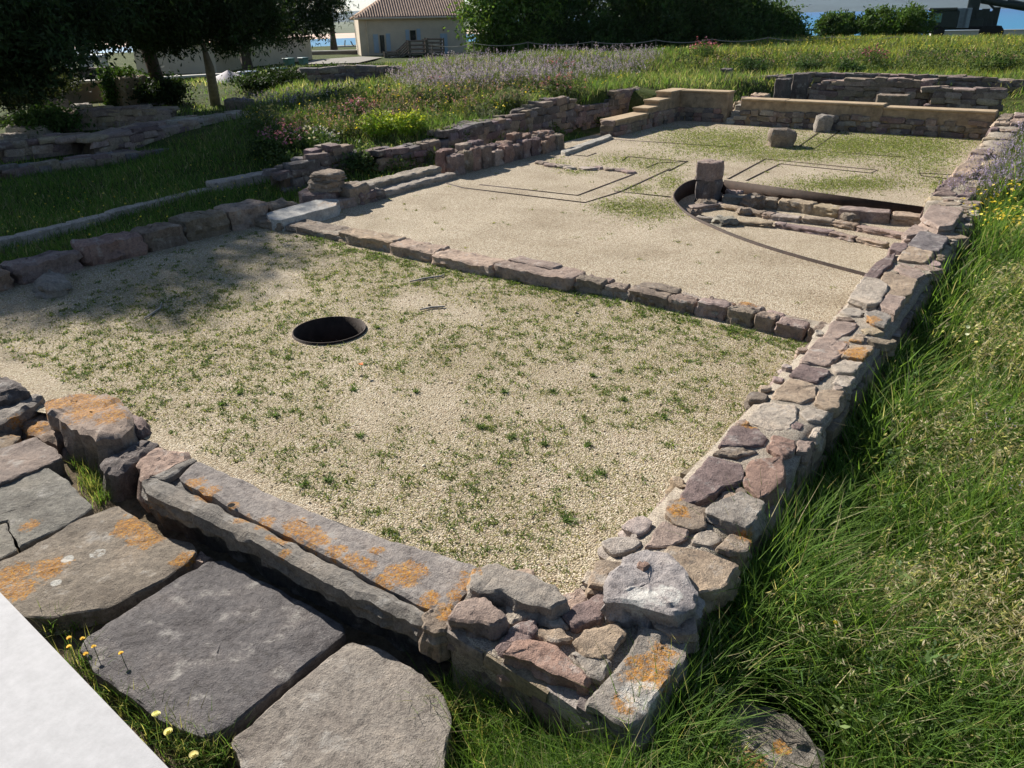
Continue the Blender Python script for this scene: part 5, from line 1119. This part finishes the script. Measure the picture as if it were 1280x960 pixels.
for (px, py, d, rx, rz, lb, cg) in [(1046, 30, 62, 1.1, .55, 'small round dark bush before the sea', MDG), (1118, 27, 62, 2.2, .8, 'wide round green bush beside the parked crane truck', (.06, .11, .022))]:
    e = E(px, py, d, rx, rx, rz); b0_ = (e[0], e[1], float(hgt(np.array([e[0]]), np.array([e[1]]))[0]))
    tree('round_bush', lb, 'bush', b0_, [e, (e[0], e[1], e[2] - rz * .5, rx * .95, rx * .95, rz * .7)], 170, 90, .22, .2, cg, None, .1, .2, shell=.6, lw=.5, limbs=10, group='round bushes by the sea')
for (ells, lb, cg, mm) in [([E(340, 104, 32, 1.5, 1.2, .35), E(372, 100, 33, 1.3, 1.1, .3)], 'dark low undergrowth below the beige building', DKG, 150), ([E(205, 114, 31, .8, .8, .4)], 'small dark shrub at the foot of the big tree', DKG, 60),
                           ([E(18, 112, 30, 1.5, 1.3, .5), E(48, 104, 31, 1.2, 1.0, .5)], 'dark shrubs under the wide tree behind the ruins', OLV, 150), ([E(60, 150, 24.5, .9, .7, .2)], 'low sunny weeds growing between the ruin walls', MDG, 60), ([E(420, 96, 36, 1.6, 1.0, .3)], 'low dark shrub at the end of the rubble bank wall', DKG, 90)]:
    b0_ = np.array([ells[0][0], ells[0][1], float(hgt(np.array([ells[0][0]]), np.array([ells[0][1]]))[0])])
    tree('undergrowth_shrub', lb, 'shrub', b0_, ells, mm, 70, .18, .12, cg, None, .05, .2, shell=.4, lw=.5, limbs=8, zmin=b0_[2])
# garden shrubs on the mound: spurge, valerian, herbs
def shrub(px, py, z, rad, hh, colr, lb, flowers=None, cat='plant', name='flowering_plant', n=900, fn=140, fr=.03, group=None, ls=.07):
    a = on_ground([px], [py], z)[0]; t = thing(name, lb, cat, tuple(a), group)
    ns = 46; az = rng.uniform(0, 6.28, ns); rr = rad * np.sqrt(rng.random(ns)); tops = np.stack([a[0] + rr * np.cos(az), a[1] + rr * np.sin(az), a[2] + hh * (1 - .45 * (rr / rad) ** 2) * rng.uniform(.75, 1.1, ns)], 1)
    b_ = np.column_stack([a[0] + rr * .35 * np.cos(az), a[1] + rr * .35 * np.sin(az), np.full(ns, a[2] - .03)])
    i = rng.integers(0, ns, n); tt = rng.uniform(.2, 1, n)[:, None]; p = b_[i] * (1 - tt) + tops[i] * tt + rng.normal(0, .03, (n, 3))
    L = leaves(p, ls * rng.uniform(.7, 1.3, n), ls * .4, cvar(colr, n, .2, .08), -.4); S_ = blades(b_, tops[:, 2] - a[2], np.full(ns, .012), az, (rr * .65) / (tops[:, 2] - a[2]), cvar(colr, ns), None, 2, 0)
    v, q_, tr_, cc = merge([L, S_]); link('foliage', mesh_np('foliage', v - a, q_, tr_, np.clip(cc, 0, 1)), LEAF, t, tuple(a))
    if flowers is not None:
        i = rng.integers(0, ns, fn); p = tops[i] + rng.normal(0, fr * 1.2, (fn, 3)) + np.array([0, 0, fr]); v, q_, tr_, cc = heads(p, fr * rng.uniform(.5, 1.1, fn), pmix([flowers], [1], fn, .25), 5, .8)
        link('blossom', mesh_np('blossom', v - a, None, tr_, np.clip(cc, 0, 1)), PETAL, t, tuple(a))
    return t
SPG, VAL, PNK = (.15, .24, .03), (.08, .13, .04), (.38, .13, .22)
shrub(476, 170, .5, .5, .5, SPG, 'round yellow green spurge bush above the collapsed wall', (.36, .42, .05), n=1600, fn=260)
shrub(513, 168, .5, .42, .42, SPG, 'smaller yellow green spurge bush nearer the tall retaining wall', (.40, .44, .05), n=1300, fn=220)
shrub(360, 195, .4, .6, .6, VAL, 'leafy pink flowered clump at the edge of tree shade', (.40, .16, .24), n=1800, fn=200)
shrub(395, 192, .4, .5, .5, (.08, .14, .04), 'green leafy clump with pale flowers over the ruin stub', (.45, .42, .40), n=1500, fn=110)
shrub(548, 108, .9, .35, .28, VAL, 'small bright magenta flower clump below the lilac drift', (.45, .09, .24), n=700, fn=120)
shrub(545, 128, .8, .5, .32, (.04, .075, .028), 'dark green bushy herb in the middle of the mound', None, n=1400)
shrub(450, 150, .7, .5, .45, VAL, 'rosy valerian clump on the slope above the spurge', PNK, n=1100, fn=190)
shrub(700, 95, 1.0, .6, .55, VAL, 'pink valerian clump near the crest above the tall wall', PNK, n=900, fn=130, fr=.03)
shrub(706, 120, .9, .7, .5, (.10, .13, .06), 'dusky pink flowering mat behind the tall retaining wall top', (.36, .15, .22), n=1200, fn=150, fr=.03)
shrub(878, 80, 1.0, .6, .6, VAL, 'vivid pink valerian at the back of the far bank', (.40, .12, .20), n=900, fn=110, fr=.035)
shrub(1090, 84, .9, .55, .65, VAL, 'tall pink valerian spike clump above the dark retaining wall', (.38, .11, .19), n=900, fn=110, fr=.035)
shrub(1010, 92, .8, .6, .5, (.06, .10, .04), 'leafy green clump hanging over the dark retaining wall', None, n=1400, ls=.1)
shrub(1060, 93, .8, .55, .45, (.055, .10, .035), 'broad green clump beside the tall valerian', None, n=1300, ls=.1)
shrub(940, 92, .8, .7, .6, (.05, .09, .035), 'dark leafy clump behind the pillar stumps', None, n=1500, ls=.1)
shrub(600, 150, .7, .5, .35, (.15, .17, .11), 'silvery grey herb by the sloping wall top', None, n=1200, ls=.05)
shrub(640, 132, .8, .55, .4, (.16, .18, .12), 'wide silvery herb mat above the sloping wall', None, n=1300, ls=.05)
shrub(1240, 88, .8, .7, .5, (.07, .12, .035), 'bushy green clump at the bank end near the frame edge', None, n=1400, ls=.1)
# single weeds in the gravel that stand out
for (x, y) in [(734, 557), (709, 651), (752, 592), (442, 488), (278, 506), (630, 490), (680, 556), (360, 448), (472, 410), (690, 490), (640, 548), (300, 492), (600, 535), (740, 470), (520, 490), (780, 500), (830, 522), (345, 520), (380, 606), (410, 600), (780, 690), (450, 545)]:
    b_ = P(x, y); t = thing('gravel_weed', 'dark green weed rosette standing out in the front court gravel', 'weed', tuple(b_), 'weed rosettes in the front court')
    n = 40; az = rng.uniform(0, 6.28, n); c = cvar((.135, .20, .06), n)
    S_ = blades(np.tile([[0, 0, -.003]], (n, 1)) + np.column_stack([rng.normal(0, .012, (n, 2)), np.zeros(n)]), rng.uniform(.02, .05, n), rng.uniform(.006, .012, n), az, rng.uniform(.5, 1.7, n), c, c, 3, .3)
    link('foliage', mesh_np('foliage', S_[0], S_[1], S_[2], S_[3]), GRASS, t, tuple(b_))
# dry twigs on the gravel
DRYW = simple('dry_wood', (.34, .31, .27), .9, .2, 20)
for pts, lb in [([(512, 352), (530, 348), (552, 345), (556, 342)], 'bleached twig lying on gravel near the cross wall'), ([(525, 387), (540, 384), (556, 383)], 'short bleached twig on the gravel beyond the well'), ([(180, 398), (190, 392), (200, 385), (202, 378)], 'forked pale twig in the dappled tree shade')]:
    q_ = [P(x, y, .015) for x, y in pts]; tag(link('twig', tubes_mesh('twig', [([tuple(a) for a in q_], [.007, .012, .010, .005][:len(q_)])], 6), DRYW), lb, 'twig')
# ================================================================== background buildings and things
def frame(A, B):
    A = np.array(A[:2]); B = np.array(B[:2]); W = np.linalg.norm(B - A); u = (B - A) / W; v = np.array([-u[1], u[0]])
    if v @ A < 0: v = -v
    return A, u, v, W
def onwall(A, u, v, px, py, off=0.0):
    r = ray(px, py); n2 = v; t = ((A + v * off) @ n2) / (r[:2] @ n2); q_ = r[:2] * t; return (q_ - A) @ u, CAMH + r[2] * t
def obox(name, A, u, v, u0, u1, v0, v1, z0, z1, mat, parent, bevel=0.0):
    bm = bmesh.new(); bbox(bm, u0, u1, v0, v1, z0, z1, bevel)
    for w_ in bm.verts:
        q_ = A + u * w_.co.x + v * w_.co.y; w_.co.x, w_.co.y = q_
    me = bm_mesh(name, bm); c_ = np.array([A[0] + u[0] * (u0 + u1) / 2 + v[0] * (v0 + v1) / 2, A[1] + u[1] * (u0 + u1) / 2 + v[1] * (v0 + v1) / 2, z0])
    for w_ in me.vertices: w_.co -= Vector(c_)
    return link(name, me, mat, parent, tuple(c_))
RENDER_ = simple('house_render', (.58, .48, .365), .9, .10, 1.5, .2)
TILE = simple('roof_tile', (.38, .27, .205), .95, .35, 5, .3)
SHUT = simple('blue_grey_paint', (.34, .42, .50), .6, .08, 4)
DARKG = simple('dark_window', (.02, .022, .025), .2, .1, 2)
WOODD = simple('grey_wood', (.16, .13, .105), .9, .25, 6)
A, u_, v_, W = frame(P(452, 72, 0), P(584, 68, 0))
D_ = 6.6
hs = thing('house', 'beige rendered house with tiled gable roof and blue grey shutters', 'house', (*(A + u_ * W / 2 + v_ * D_ / 2), 0))
ze = onwall(A, u_, v_, 520, 20)[1]
obox('wall', A, u_, v_, 0, W, 0, D_, -.3, ze - .05, RENDER_, hs)
rz = ze + D_ / 2 * math.tan(R_(27))
HIP = 2.9
def tri_prism(name, u0, u1, lo, hi, mat, parent, eave=.35):
    pts = [(u0, -eave, lo - eave * .5), (HIP, D_ / 2, hi), (u0, D_ + eave, lo - eave * .5), (u1, -eave, lo - eave * .5), (u1, D_ / 2, hi), (u1, D_ + eave, lo - eave * .5)]
    V = [(*(A + u_ * a + v_ * b_), z) for a, b_, z in pts]; V2 = [(x, y, z + .14) for x, y, z in V]
    me = mesh_np(name, np.array(V + V2), quads=[(6, 9, 10, 7), (7, 10, 11, 8), (0, 1, 4, 3), (1, 2, 5, 4), (0, 3, 9, 6), (2, 8, 11, 5), (0, 6, 7, 1), (1, 7, 8, 2), (3, 4, 10, 9), (4, 5, 11, 10)])
    return link(name, me, mat, parent)
roof = tri_prism('roof', -.3, W + .3, ze, rz, TILE, hs)
gb = mesh_np('gable_wall', np.array([(*(A + u_ * a + v_ * b_), z) for a in (W - .3, W - .02) for b_, z in ((0.02, ze - .05), (D_ / 2, rz - .06), (D_ - .02, ze - .05))]), quads=[(0, 3, 4, 1), (1, 4, 5, 2)], tris=[(0, 1, 2), (3, 5, 4)]); link('gable_wall', gb, RENDER_, hs)
# rows of roof tiles
for k in range(int((W + .6) / .2)):
    ua = -.3 + .2 * k + .1
    f_ = min(1.0, (ua + .3) / (HIP + .3)); a_ = A + u_ * ua - v_ * .36; b2 = a_ + v_ * (D_ / 2 + .36) * f_; zr_ = ze - .02 + (rz + .17 - ze) * f_
    link('tile', tubes_mesh('tile', [([(a_[0], a_[1], ze - .02), (b2[0], b2[1], zr_)], [.062, .062])], 6), TILE, roof)
def win(px0, px1, py0, py1, mat, name, depth=.05):
    a, z1 = onwall(A, u_, v_, px0, py0); b_, z0 = onwall(A, u_, v_, px1, py1); return obox(name, A, u_, v_, a, b_, -depth, .02, z0, z1, mat, hs)
win(466, 474, 43, 66, SHUT, 'shutter', .07); win(482, 489, 42, 65, SHUT, 'shutter', .07); win(474.3, 481.7, 44, 66, DARKG, 'window', .02)
win(506.5, 512, 37, 52, SHUT, 'shutter', .07); win(520.5, 526, 36, 51, SHUT, 'shutter', .07); win(512.3, 520.2, 38, 51, DARKG, 'window', .02)
win(550, 560, 42, 67.5, SHUT, 'door', .06); win(553.5, 555, 33, 38.5, WOODD, 'wall_lamp', .15)
pp = A + u_ * .62 - v_ * .09; link('downpipe', tubes_mesh('downpipe', [([(pp[0], pp[1], -.2), (pp[0], pp[1], ze - .1)], [.05, .05])], 8), RENDER_, hs)
ga = A - u_ * .3 - v_ * .42; gb_ = A + u_ * (W + .3) - v_ * .42; link('gutter', tubes_mesh('gutter', [([(ga[0], ga[1], ze - .12), (gb_[0], gb_[1], ze - .12)], [.07, .07])], 8), RENDER_, hs)
# timber stair with railings before the house
off = -4.0
dk = thing('timber_stair', 'grey timber deck stair with slatted railings before the house', 'stair', (*(A + u_ * 4 + v_ * off), 0))
def rail(pxa, pya, pxb, pyb, hpx, nr=4):
    ua, za = onwall(A, u_, v_, pxa, pya, off); ub, zb = onwall(A, u_, v_, pxb, pyb, off); s = hpx / FPX * 58
    for vo in (0, 1.3):
        a0 = A + u_ * ua + v_ * (off + vo); b0_ = A + u_ * ub + v_ * (off + vo)
        for k in range(nr):
            dz = s * k / nr; link('rail', tubes_mesh('rail', [([(a0[0], a0[1], za - dz), (b0_[0], b0_[1], zb - dz)], [.055, .055])], 5), WOODD, dk)
        for q_, z in ((a0, za), (b0_, zb)): link('post', tubes_mesh('post', [([(q_[0], q_[1], z + .08), (q_[0], q_[1], -.1)], [.075, .075])], 6), WOODD, dk)
rail(512, 52, 532, 51, 18); rail(534, 49, 554, 49, 16); rail(499, 64, 511, 52, 12); rail(481, 66, 498, 65, 9, 3)
ua, za = onwall(A, u_, v_, 512, 66, off); ub, _ = onwall(A, u_, v_, 554, 66, off)
obox('deck', A, u_, v_, ua, ub, off - .1, off + 1.5, za - .12, za, WOODD, dk)
uc, _ = onwall(A, u_, v_, 481, 66, off)
for k in range(4): obox('tread', A, u_, v_, uc + (ua - uc) * k / 4, uc + (ua - uc) * (k + 1) / 4 - .02, off, off + 1.3, za * (k + 1) / 5 - .06, za * (k + 1) / 5, WOODD, dk)
# beige building on the left
BEI = simple('beige_wall', (.56, .47, .36), .92, .10, 1.2, .2)
A2, u2, v2, W2 = frame(P(272, 93, 0), P(391, 76, 0))
bb = thing('outbuilding', 'long beige blank walled building behind the leaning pine', 'building', (*(A2 + u2 * W2 / 2 + v2 * 2.5), 0))
zt2 = onwall(A2, u2, v2, 390, 47)[1]
obox('wall', A2, u2, v2, 0, W2, 0, 5, -.3, zt2, BEI, bb); obox('roof', A2, u2, v2, -.15, W2 + .15, -.15, 5.15, zt2, zt2 + .12, TILE, bb)
def low_wall(name, lb, pa, pb, z0a, ztop_px, mat, thick=.4, capm=None, cat='wall', over=0):
    a, u3, v3, w3 = frame(P(*pa, z0a), P(*pb, z0a)); zt = onwall(a, u3, v3, *ztop_px)[1]
    t = thing(name, lb, cat, (*(a + u3 * w3 / 2), z0a)); obox('wall_body', a, u3, v3, 0, w3, 0, thick, z0a - .4, zt - .1, mat, t); obox('coping', a, u3, v3, -.05, w3 + .05, -.06, thick + .06, zt - .098, zt, capm or mat, t, .015); return t
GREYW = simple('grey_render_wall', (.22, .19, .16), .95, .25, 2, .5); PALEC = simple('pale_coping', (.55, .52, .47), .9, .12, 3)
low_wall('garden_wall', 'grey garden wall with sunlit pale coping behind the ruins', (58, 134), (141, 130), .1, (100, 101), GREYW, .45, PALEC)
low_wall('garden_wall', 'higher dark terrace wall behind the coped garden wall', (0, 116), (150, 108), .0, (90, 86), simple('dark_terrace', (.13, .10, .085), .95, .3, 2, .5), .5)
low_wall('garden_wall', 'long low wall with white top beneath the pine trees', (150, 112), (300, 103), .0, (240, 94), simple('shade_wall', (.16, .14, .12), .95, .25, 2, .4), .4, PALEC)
low_wall('sea_wall', 'low brown wall at the sea edge beside the palm', (380, 72), (453, 70), -.1, (420, 63), GREYW, .5, PALEC)
low_wall('promenade_wall', 'pale low concrete wall along the road before the truck', (1163, 46), (1300, 44), .35, (1220, 37.5), PALEC, .5, PALEC)
ga_ = on_ground([388, 500], [106, 96], .8)
rubble_wall('ruined_wall', 'dark rubble bank wall dropping away before the house lawn', ga_[1], ga_[0], .5, ga_[:, 2].min() - .3, [(0, ga_[1, 2] + .3), (.5, ga_[:, 2].mean() + .5), (1, ga_[0, 2] + .5)], cols=DK, toplen=.5)
# ivy pillar
ip = P(160, 132, .12); pl = thing('gate_pillar', 'stout tapering rendered pillar with ivy hanging over its top', 'pillar', tuple(ip))
sx = 38 / FPX * np.hypot(ip[0], ip[1]); zt = PD(158, 95, np.hypot(ip[0], ip[1]))[2]
stone('shaft', pl, [(ip[0] - sx / 2, ip[1] - sx / 3), (ip[0] + sx / 2, ip[1] - sx / 3), (ip[0] + sx / 2, ip[1] + sx / 2), (ip[0] - sx / 2, ip[1] + sx / 2)], zt, 0, (.34, .25, .17), 40, .03, .06, world=True, flare=.12, wob=.015, mat=RUB)
n = 2600; d_ = rng.normal(size=(n, 3)) * np.array([.34, .3, .13]) + np.array([ip[0] - .1, ip[1], zt + .02]); low = rng.random(n) < .55; d_[low] = rng.normal(size=(low.sum(), 3)) * np.array([.17, .1, .38]) + np.array([ip[0] + .05, ip[1] - sx / 3 - .12, zt - .5])
L_ = leaves(d_, .10, .075, cvar((.05, .095, .02), n)); link('ivy', mesh_np('ivy', L_[0], L_[1], None, L_[3]), LEAF, pl)
# pale sheds behind the terrace wall
for (xa, xb, yt, yb, lb) in [(84, 97, 70, 88, 'narrow pale shed seen between tree trunks behind the terrace wall'), (101, 118, 69, 87, 'pale blue grey shed next to the narrow one'), (123, 137, 69, 86, 'pale beige shed at the end of the shed row'), (10, 26, 92, 116, 'white garden shed showing through the low branches')]:
    a, u3, v3, w3 = frame(PD(xa, yb, 48), PD(xb, yb, 48)); z1 = onwall(a, u3, v3, xa, yt)[1]; t = thing('shed', lb, 'shed', (*(a + u3 * w3 / 2), -.1))
    obox('wall', a, u3, v3, 0, w3, 0, 1.5, -.3, z1 - .1, PALEC, t); obox('roof', a, u3, v3, -.08, w3 + .08, -.08, 1.58, z1 - .098, z1, SHUT, t)
# tarpaulin, bins
ta = P(288, 108, .2)
def tarp():
    V = []; Q = []; n = 14
    for r_, z in ((.02, .75), (.5, .52), (1.1, .3), (1.5, .05)):
        for k in range(n): t = 2 * math.pi * k / n; q_ = 1 + .12 * math.sin(3 * t) ; V.append((r_ * q_ * math.cos(t), r_ * q_ * .8 * math.sin(t), z + .05 * math.sin(5 * t) * (r_ > .4)))
    for i in range(3):
        for k in range(n): Q.append((i * n + k, (i + 1) * n + k, (i + 1) * n + (k + 1) % n, i * n + (k + 1) % n))
    return mesh_np('tarpaulin', np.array(V), quads=Q, smooth=True)
tag(link('tarpaulin', tarp(), simple('grey_cloth', (.34, .31, .33), .8, .15, 3), None, (ta[0], ta[1], .1)), 'grey lilac cloth sheet draped over a heap under the trees', 'tarpaulin')
for (x, y, s, c, lb) in [(313, 106, .65, (.10, .17, .30), 'blue plastic bin beside the draped sheet'), (349, 103, .7, (.07, .20, .20), 'teal bin standing in dark undergrowth'), (362, 83, .55, (.13, .26, .26), 'teal box before the beige building'), (380, 81, .5, (.16, .28, .30), 'pale teal box next to the teal one')]:
    b_ = P(x, y, .15); t = thing('plastic_bin', lb, 'bin', tuple(b_)); mt = simple('bin_plastic', c, .5, .1, 4)
    bm = bmesh.new(); bbox(bm, -s / 2, s / 2, -s / 2, s / 2, 0, s * .8, .04)
    for w_ in bm.verts:
        if w_.co.z < .1: w_.co.x *= .85; w_.co.y *= .85
    link('bin_body', bm_mesh('bin_body', bm), mt, t, tuple(b_)); bm = bmesh.new(); bbox(bm, -s * .54, s * .54, -s * .54, s * .54, s * .8, s * .88, .02); link('lid', bm_mesh('lid', bm), mt, t, tuple(b_))
# path surfaces
def sheet(name, px, mat, dz=.03, z0=.1):
    q_ = on_ground([a for a, _ in px], [b_ for _, b_ in px], z0); bm = bmesh.new(); f = bm.faces.new([bm.verts.new((a[0], a[1], a[2] + dz)) for a in q_]); bm.normal_update()
    if f.normal.z < 0: f.normal_flip()
    me = bpy.data.meshes.new(name); bm.to_mesh(me); bm.free(); return tag(link(name, me, mat), kind='structure')
PATH = simple('pale_path', (.24, .22, .19), .95, .15, 2)
sheet('path', [(176, 134), (206, 134), (206, 128), (186, 126), (176, 128)], PATH, .08)
sheet('path', [(376, 82), (448, 80), (478, 73), (452, 72), (392, 76)], PATH, .08, 0)
# palm
pb_ = P(418, 68, -.1); dp = float(np.hypot(pb_[0], pb_[1])); pm = thing('palm_tree', 'slender palm trunk rising beside the sea wall', 'palm tree', tuple(pb_))
pt = [tuple(pb_ - [0, 0, .2]), tuple(PD(416, 45, dp)), tuple(PD(413, 18, dp)), tuple(PD(410, -8, dp))]
link('trunk', tubes_mesh('trunk', [(pt, [.42, .24, .2, .22])], 9), BARK, pm)
tp_ = np.array(pt[-1]); parts = []
for k in range(26):
    a = rng.uniform(0, 6.28); el = rng.uniform(-.5, .9); L0 = 2.4; s_ = np.linspace(0, 1, 18)[:, None]
    rib = tp_ + np.array([math.cos(a), math.sin(a), 0]) * s_ * L0 * math.cos(el) + np.array([0, 0, 1]) * (s_ * L0 * math.sin(el) - 1.3 * s_ ** 2)
    for sd in (-1, 1): parts.append(leaves(rib, .5, .07, cvar(DKG, 18), dirs=np.tile([-math.sin(a) * sd + .4 * math.cos(a), math.cos(a) * sd + .4 * math.sin(a), -.5], (18, 1))))
v4, q4, t4, c4 = merge(parts); link('fronds', mesh_np('fronds', v4, q4, None, c4), LEAF, pm)
# small boat at the shore
bt_ = PD(437, 60, 92); bt = thing('small_boat', 'small pale boat with a windscreen frame beyond the sea wall', 'boat', (bt_[0], bt_[1], bt_[2] - .6))
bm = bmesh.new(); bbox(bm, -1.5, 1.5, -.7, .7, -.6, .25, .08)
for w_ in bm.verts:
    if w_.co.z < -.3: w_.co.x *= .8; w_.co.y *= .6
    if w_.co.x > .9: w_.co.y *= .4
rb = math.atan2(u_[1], u_[0]); link('hull', bm_mesh('hull', bm), PALEC, bt, tuple(bt_), rb)
link('frame', tubes_mesh('frame', [([(-.5, -.5, .2), (-.4, -.4, .75), (-.4, .4, .75), (-.5, .5, .2)], [.05] * 4), ([(.4, -.5, .2), (.2, -.4, .65), (.2, .4, .65), (.4, .5, .2)], [.05] * 4)], 6), WOODD, bt, tuple(bt_), rb)
# rope fence
ROPE = simple('rope', (.36, .33, .28), .9, .1, 20)
fc = [(540, 56), (592, 54), (660, 53), (740, 52), (820, 50), (890, 49), (960, 47), (1040, 46), (1120, 46), (1200, 47), (1290, 46)]
fd = [44, 43.5, 43, 43.2, 43.6, 44, 45, 46.5, 48, 49.5, 51]
tops = [PD(x, y, d) for (x, y), d in zip(fc, fd)]
rf = thing('rope_fence', 'thin two strand rope fence on stakes along the meadow crest', 'fence', (tops[5][0], tops[5][1], .9))
for z in (0, -.38):
    pts = []
    for a, b_ in zip(tops[:-1], tops[1:]):
        for t in np.linspace(0, 1, 7, endpoint=False): q_ = a * (1 - t) + b_ * t; pts.append((q_[0], q_[1], q_[2] + z - .14 * 4 * t * (1 - t)))
    pts.append(tuple(tops[-1] + np.array([0, 0, z]))); link('rope', tubes_mesh('rope', [(pts, [.018] * len(pts))], 5), ROPE, rf)
for a in tops: link('stake', tubes_mesh('stake', [([(a[0], a[1], a[2] + .06), (a[0], a[1], a[2] - 1.1)], [.028, .028])], 6), WOODD, rf)
# crane truck
ct = P(1163, 41, .35); ce = P(1250, 41, .35); k_ = 78 / np.hypot(*ct[:2])
A5, u5, v5, W5 = frame(PD(1163, 38, 78), PD(1250, 38, 78)); sc5 = 78 / FPX
TRK = simple('truck_green', (.022, .032, .030), .5, .2, 3); TRK2 = simple('truck_grey', (.20, .25, .30), .5, .2, 3); BLK = simple('rubber', (.012, .012, .012), .8, .2, 5); GLS = simple('green_glass', (.10, .22, .20), .15, .1, 1, spec=.6)
tk = thing('crane_truck', 'dark crane truck with folded loader arm parked by the sea', 'truck', (*(A5 + u5 * W5 / 2 + v5), .3))
def tb(name, xa, xb, ya, yb, mat, v0=0.0, v1=2.2, bev=.04, parent=None):
    a, z1 = onwall(A5, u5, v5, xa, ya); b_, z0 = onwall(A5, u5, v5, xb, yb); return obox(name, A5, u5, v5, a, b_, v0, v1, z0, z1, mat, parent or tk, bev)
cab = tb('cab', 1164, 1196, 13, 36, TRK, 0, 2.2, .12); tb('cab_roof', 1161, 1197, 10, 13.5, TRK, -.06, 2.26, .08); tb('window', 1167, 1176, 17, 28, GLS, -.03, .1, .01, cab); tb('windscreen', 1162.6, 1164.2, 16, 28, GLS, .15, 2.05, .01, cab)
for k in range(3): tb('stake_panel', 1197.5 + k * 4.6, 1201.3 + k * 4.6, 10, 35, TRK2, .1, 2.1, .02)
tb('chassis', 1166, 1252, 33.5, 37, BLK, .3, 1.9, .03)
tb('crane_column', 1211.5, 1219, -4, 34, TRK, .7, 1.5, .05); tb('crane_base', 1209, 1228, 24, 34, TRK, .4, 1.8, .06)
for k, (xa, xb, yt) in enumerate([(1221, 1225, 12), (1228, 1233, 11), (1236, 1240, 14), (1242, 1246, 9)]): tb('grab_tine', xa, xb, yt, 34, TRK, .6 + .2 * k, 1.2 + .2 * k, .03)
def arm(name, pa, pb, r):
    a, za = onwall(A5, u5, v5, *pa, 1.1); b_, zb = onwall(A5, u5, v5, *pb, 1.1); qa = A5 + u5 * a + v5 * 1.1; qb = A5 + u5 * b_ + v5 * 1.1
    link(name, tubes_mesh(name, [([(*qa, za), (*qb, zb)], [r, r * .85])], 6), TRK, tk)
arm('boom', (1214, -3), (1262, 6), .32); arm('boom', (1258, 4), (1300, 12), .36); arm('hydraulic_ram', (1244, 12), (1236, 4), .1)
for x in (1172, 1232, 1246):
    for v0 in (.1, 1.8):
        a, z = onwall(A5, u5, v5, x, 40.5); q_ = A5 + u5 * a + v5 * v0
        bm = bmesh.new(); bmesh.ops.create_cone(bm, cap_ends=True, segments=20, radius1=.48, radius2=.48, depth=.3); bmesh.ops.rotate(bm, verts=bm.verts, matrix=Matrix.Rotation(math.pi / 2, 3, 'X'))
        o = link('wheel', bm_mesh('wheel', bm), BLK, tk, (q_[0], q_[1], z), math.atan2(u5[1], u5[0]))
# small far houses on the opposite shore
for k, (x, y) in enumerate([(1002, 9), (1012, 7), (1030, 8), (1060, 8.5), (1085, 6), (1100, 8), (1118, 4), (1128, 7.5), (1150, 3), (1140, 6.5), (1172, 7), (1190, 5)]):
    q_ = PD(x, y, 3900 if y > 5 else 4200); o = link('far_house', box_mesh('far_house', 10, 8, 7), PALEC, None, (q_[0], q_[1], q_[2] - 2)); tag(o, 'tiny pale house on the wooded shore across the bay', 'house', 'houses across the bay')

# ------------------------------------------------------------------ sea haze
bm = bmesh.new(); bbox(bm, -9500, 9500, -9500, 9500, -9, 420); hz = link('haze', bm_mesh('haze', bm)); tag(hz, 'thin blue sea haze over the whole bay', 'haze', kind='stuff')
hm = bpy.data.materials.new('haze'); hm.use_nodes = True; nt = hm.node_tree; nt.nodes.remove(nt.nodes['Principled BSDF'])
pv = nt.nodes.new('ShaderNodeVolumePrincipled'); pv.inputs['Color'].default_value = (.62, .80, 1.0, 1); pv.inputs['Density'].default_value = 4e-5; pv.inputs['Anisotropy'].default_value = .3
nt.links.new(pv.outputs[0], nt.nodes['Material Output'].inputs['Volume']); hz.data.materials.append(hm)
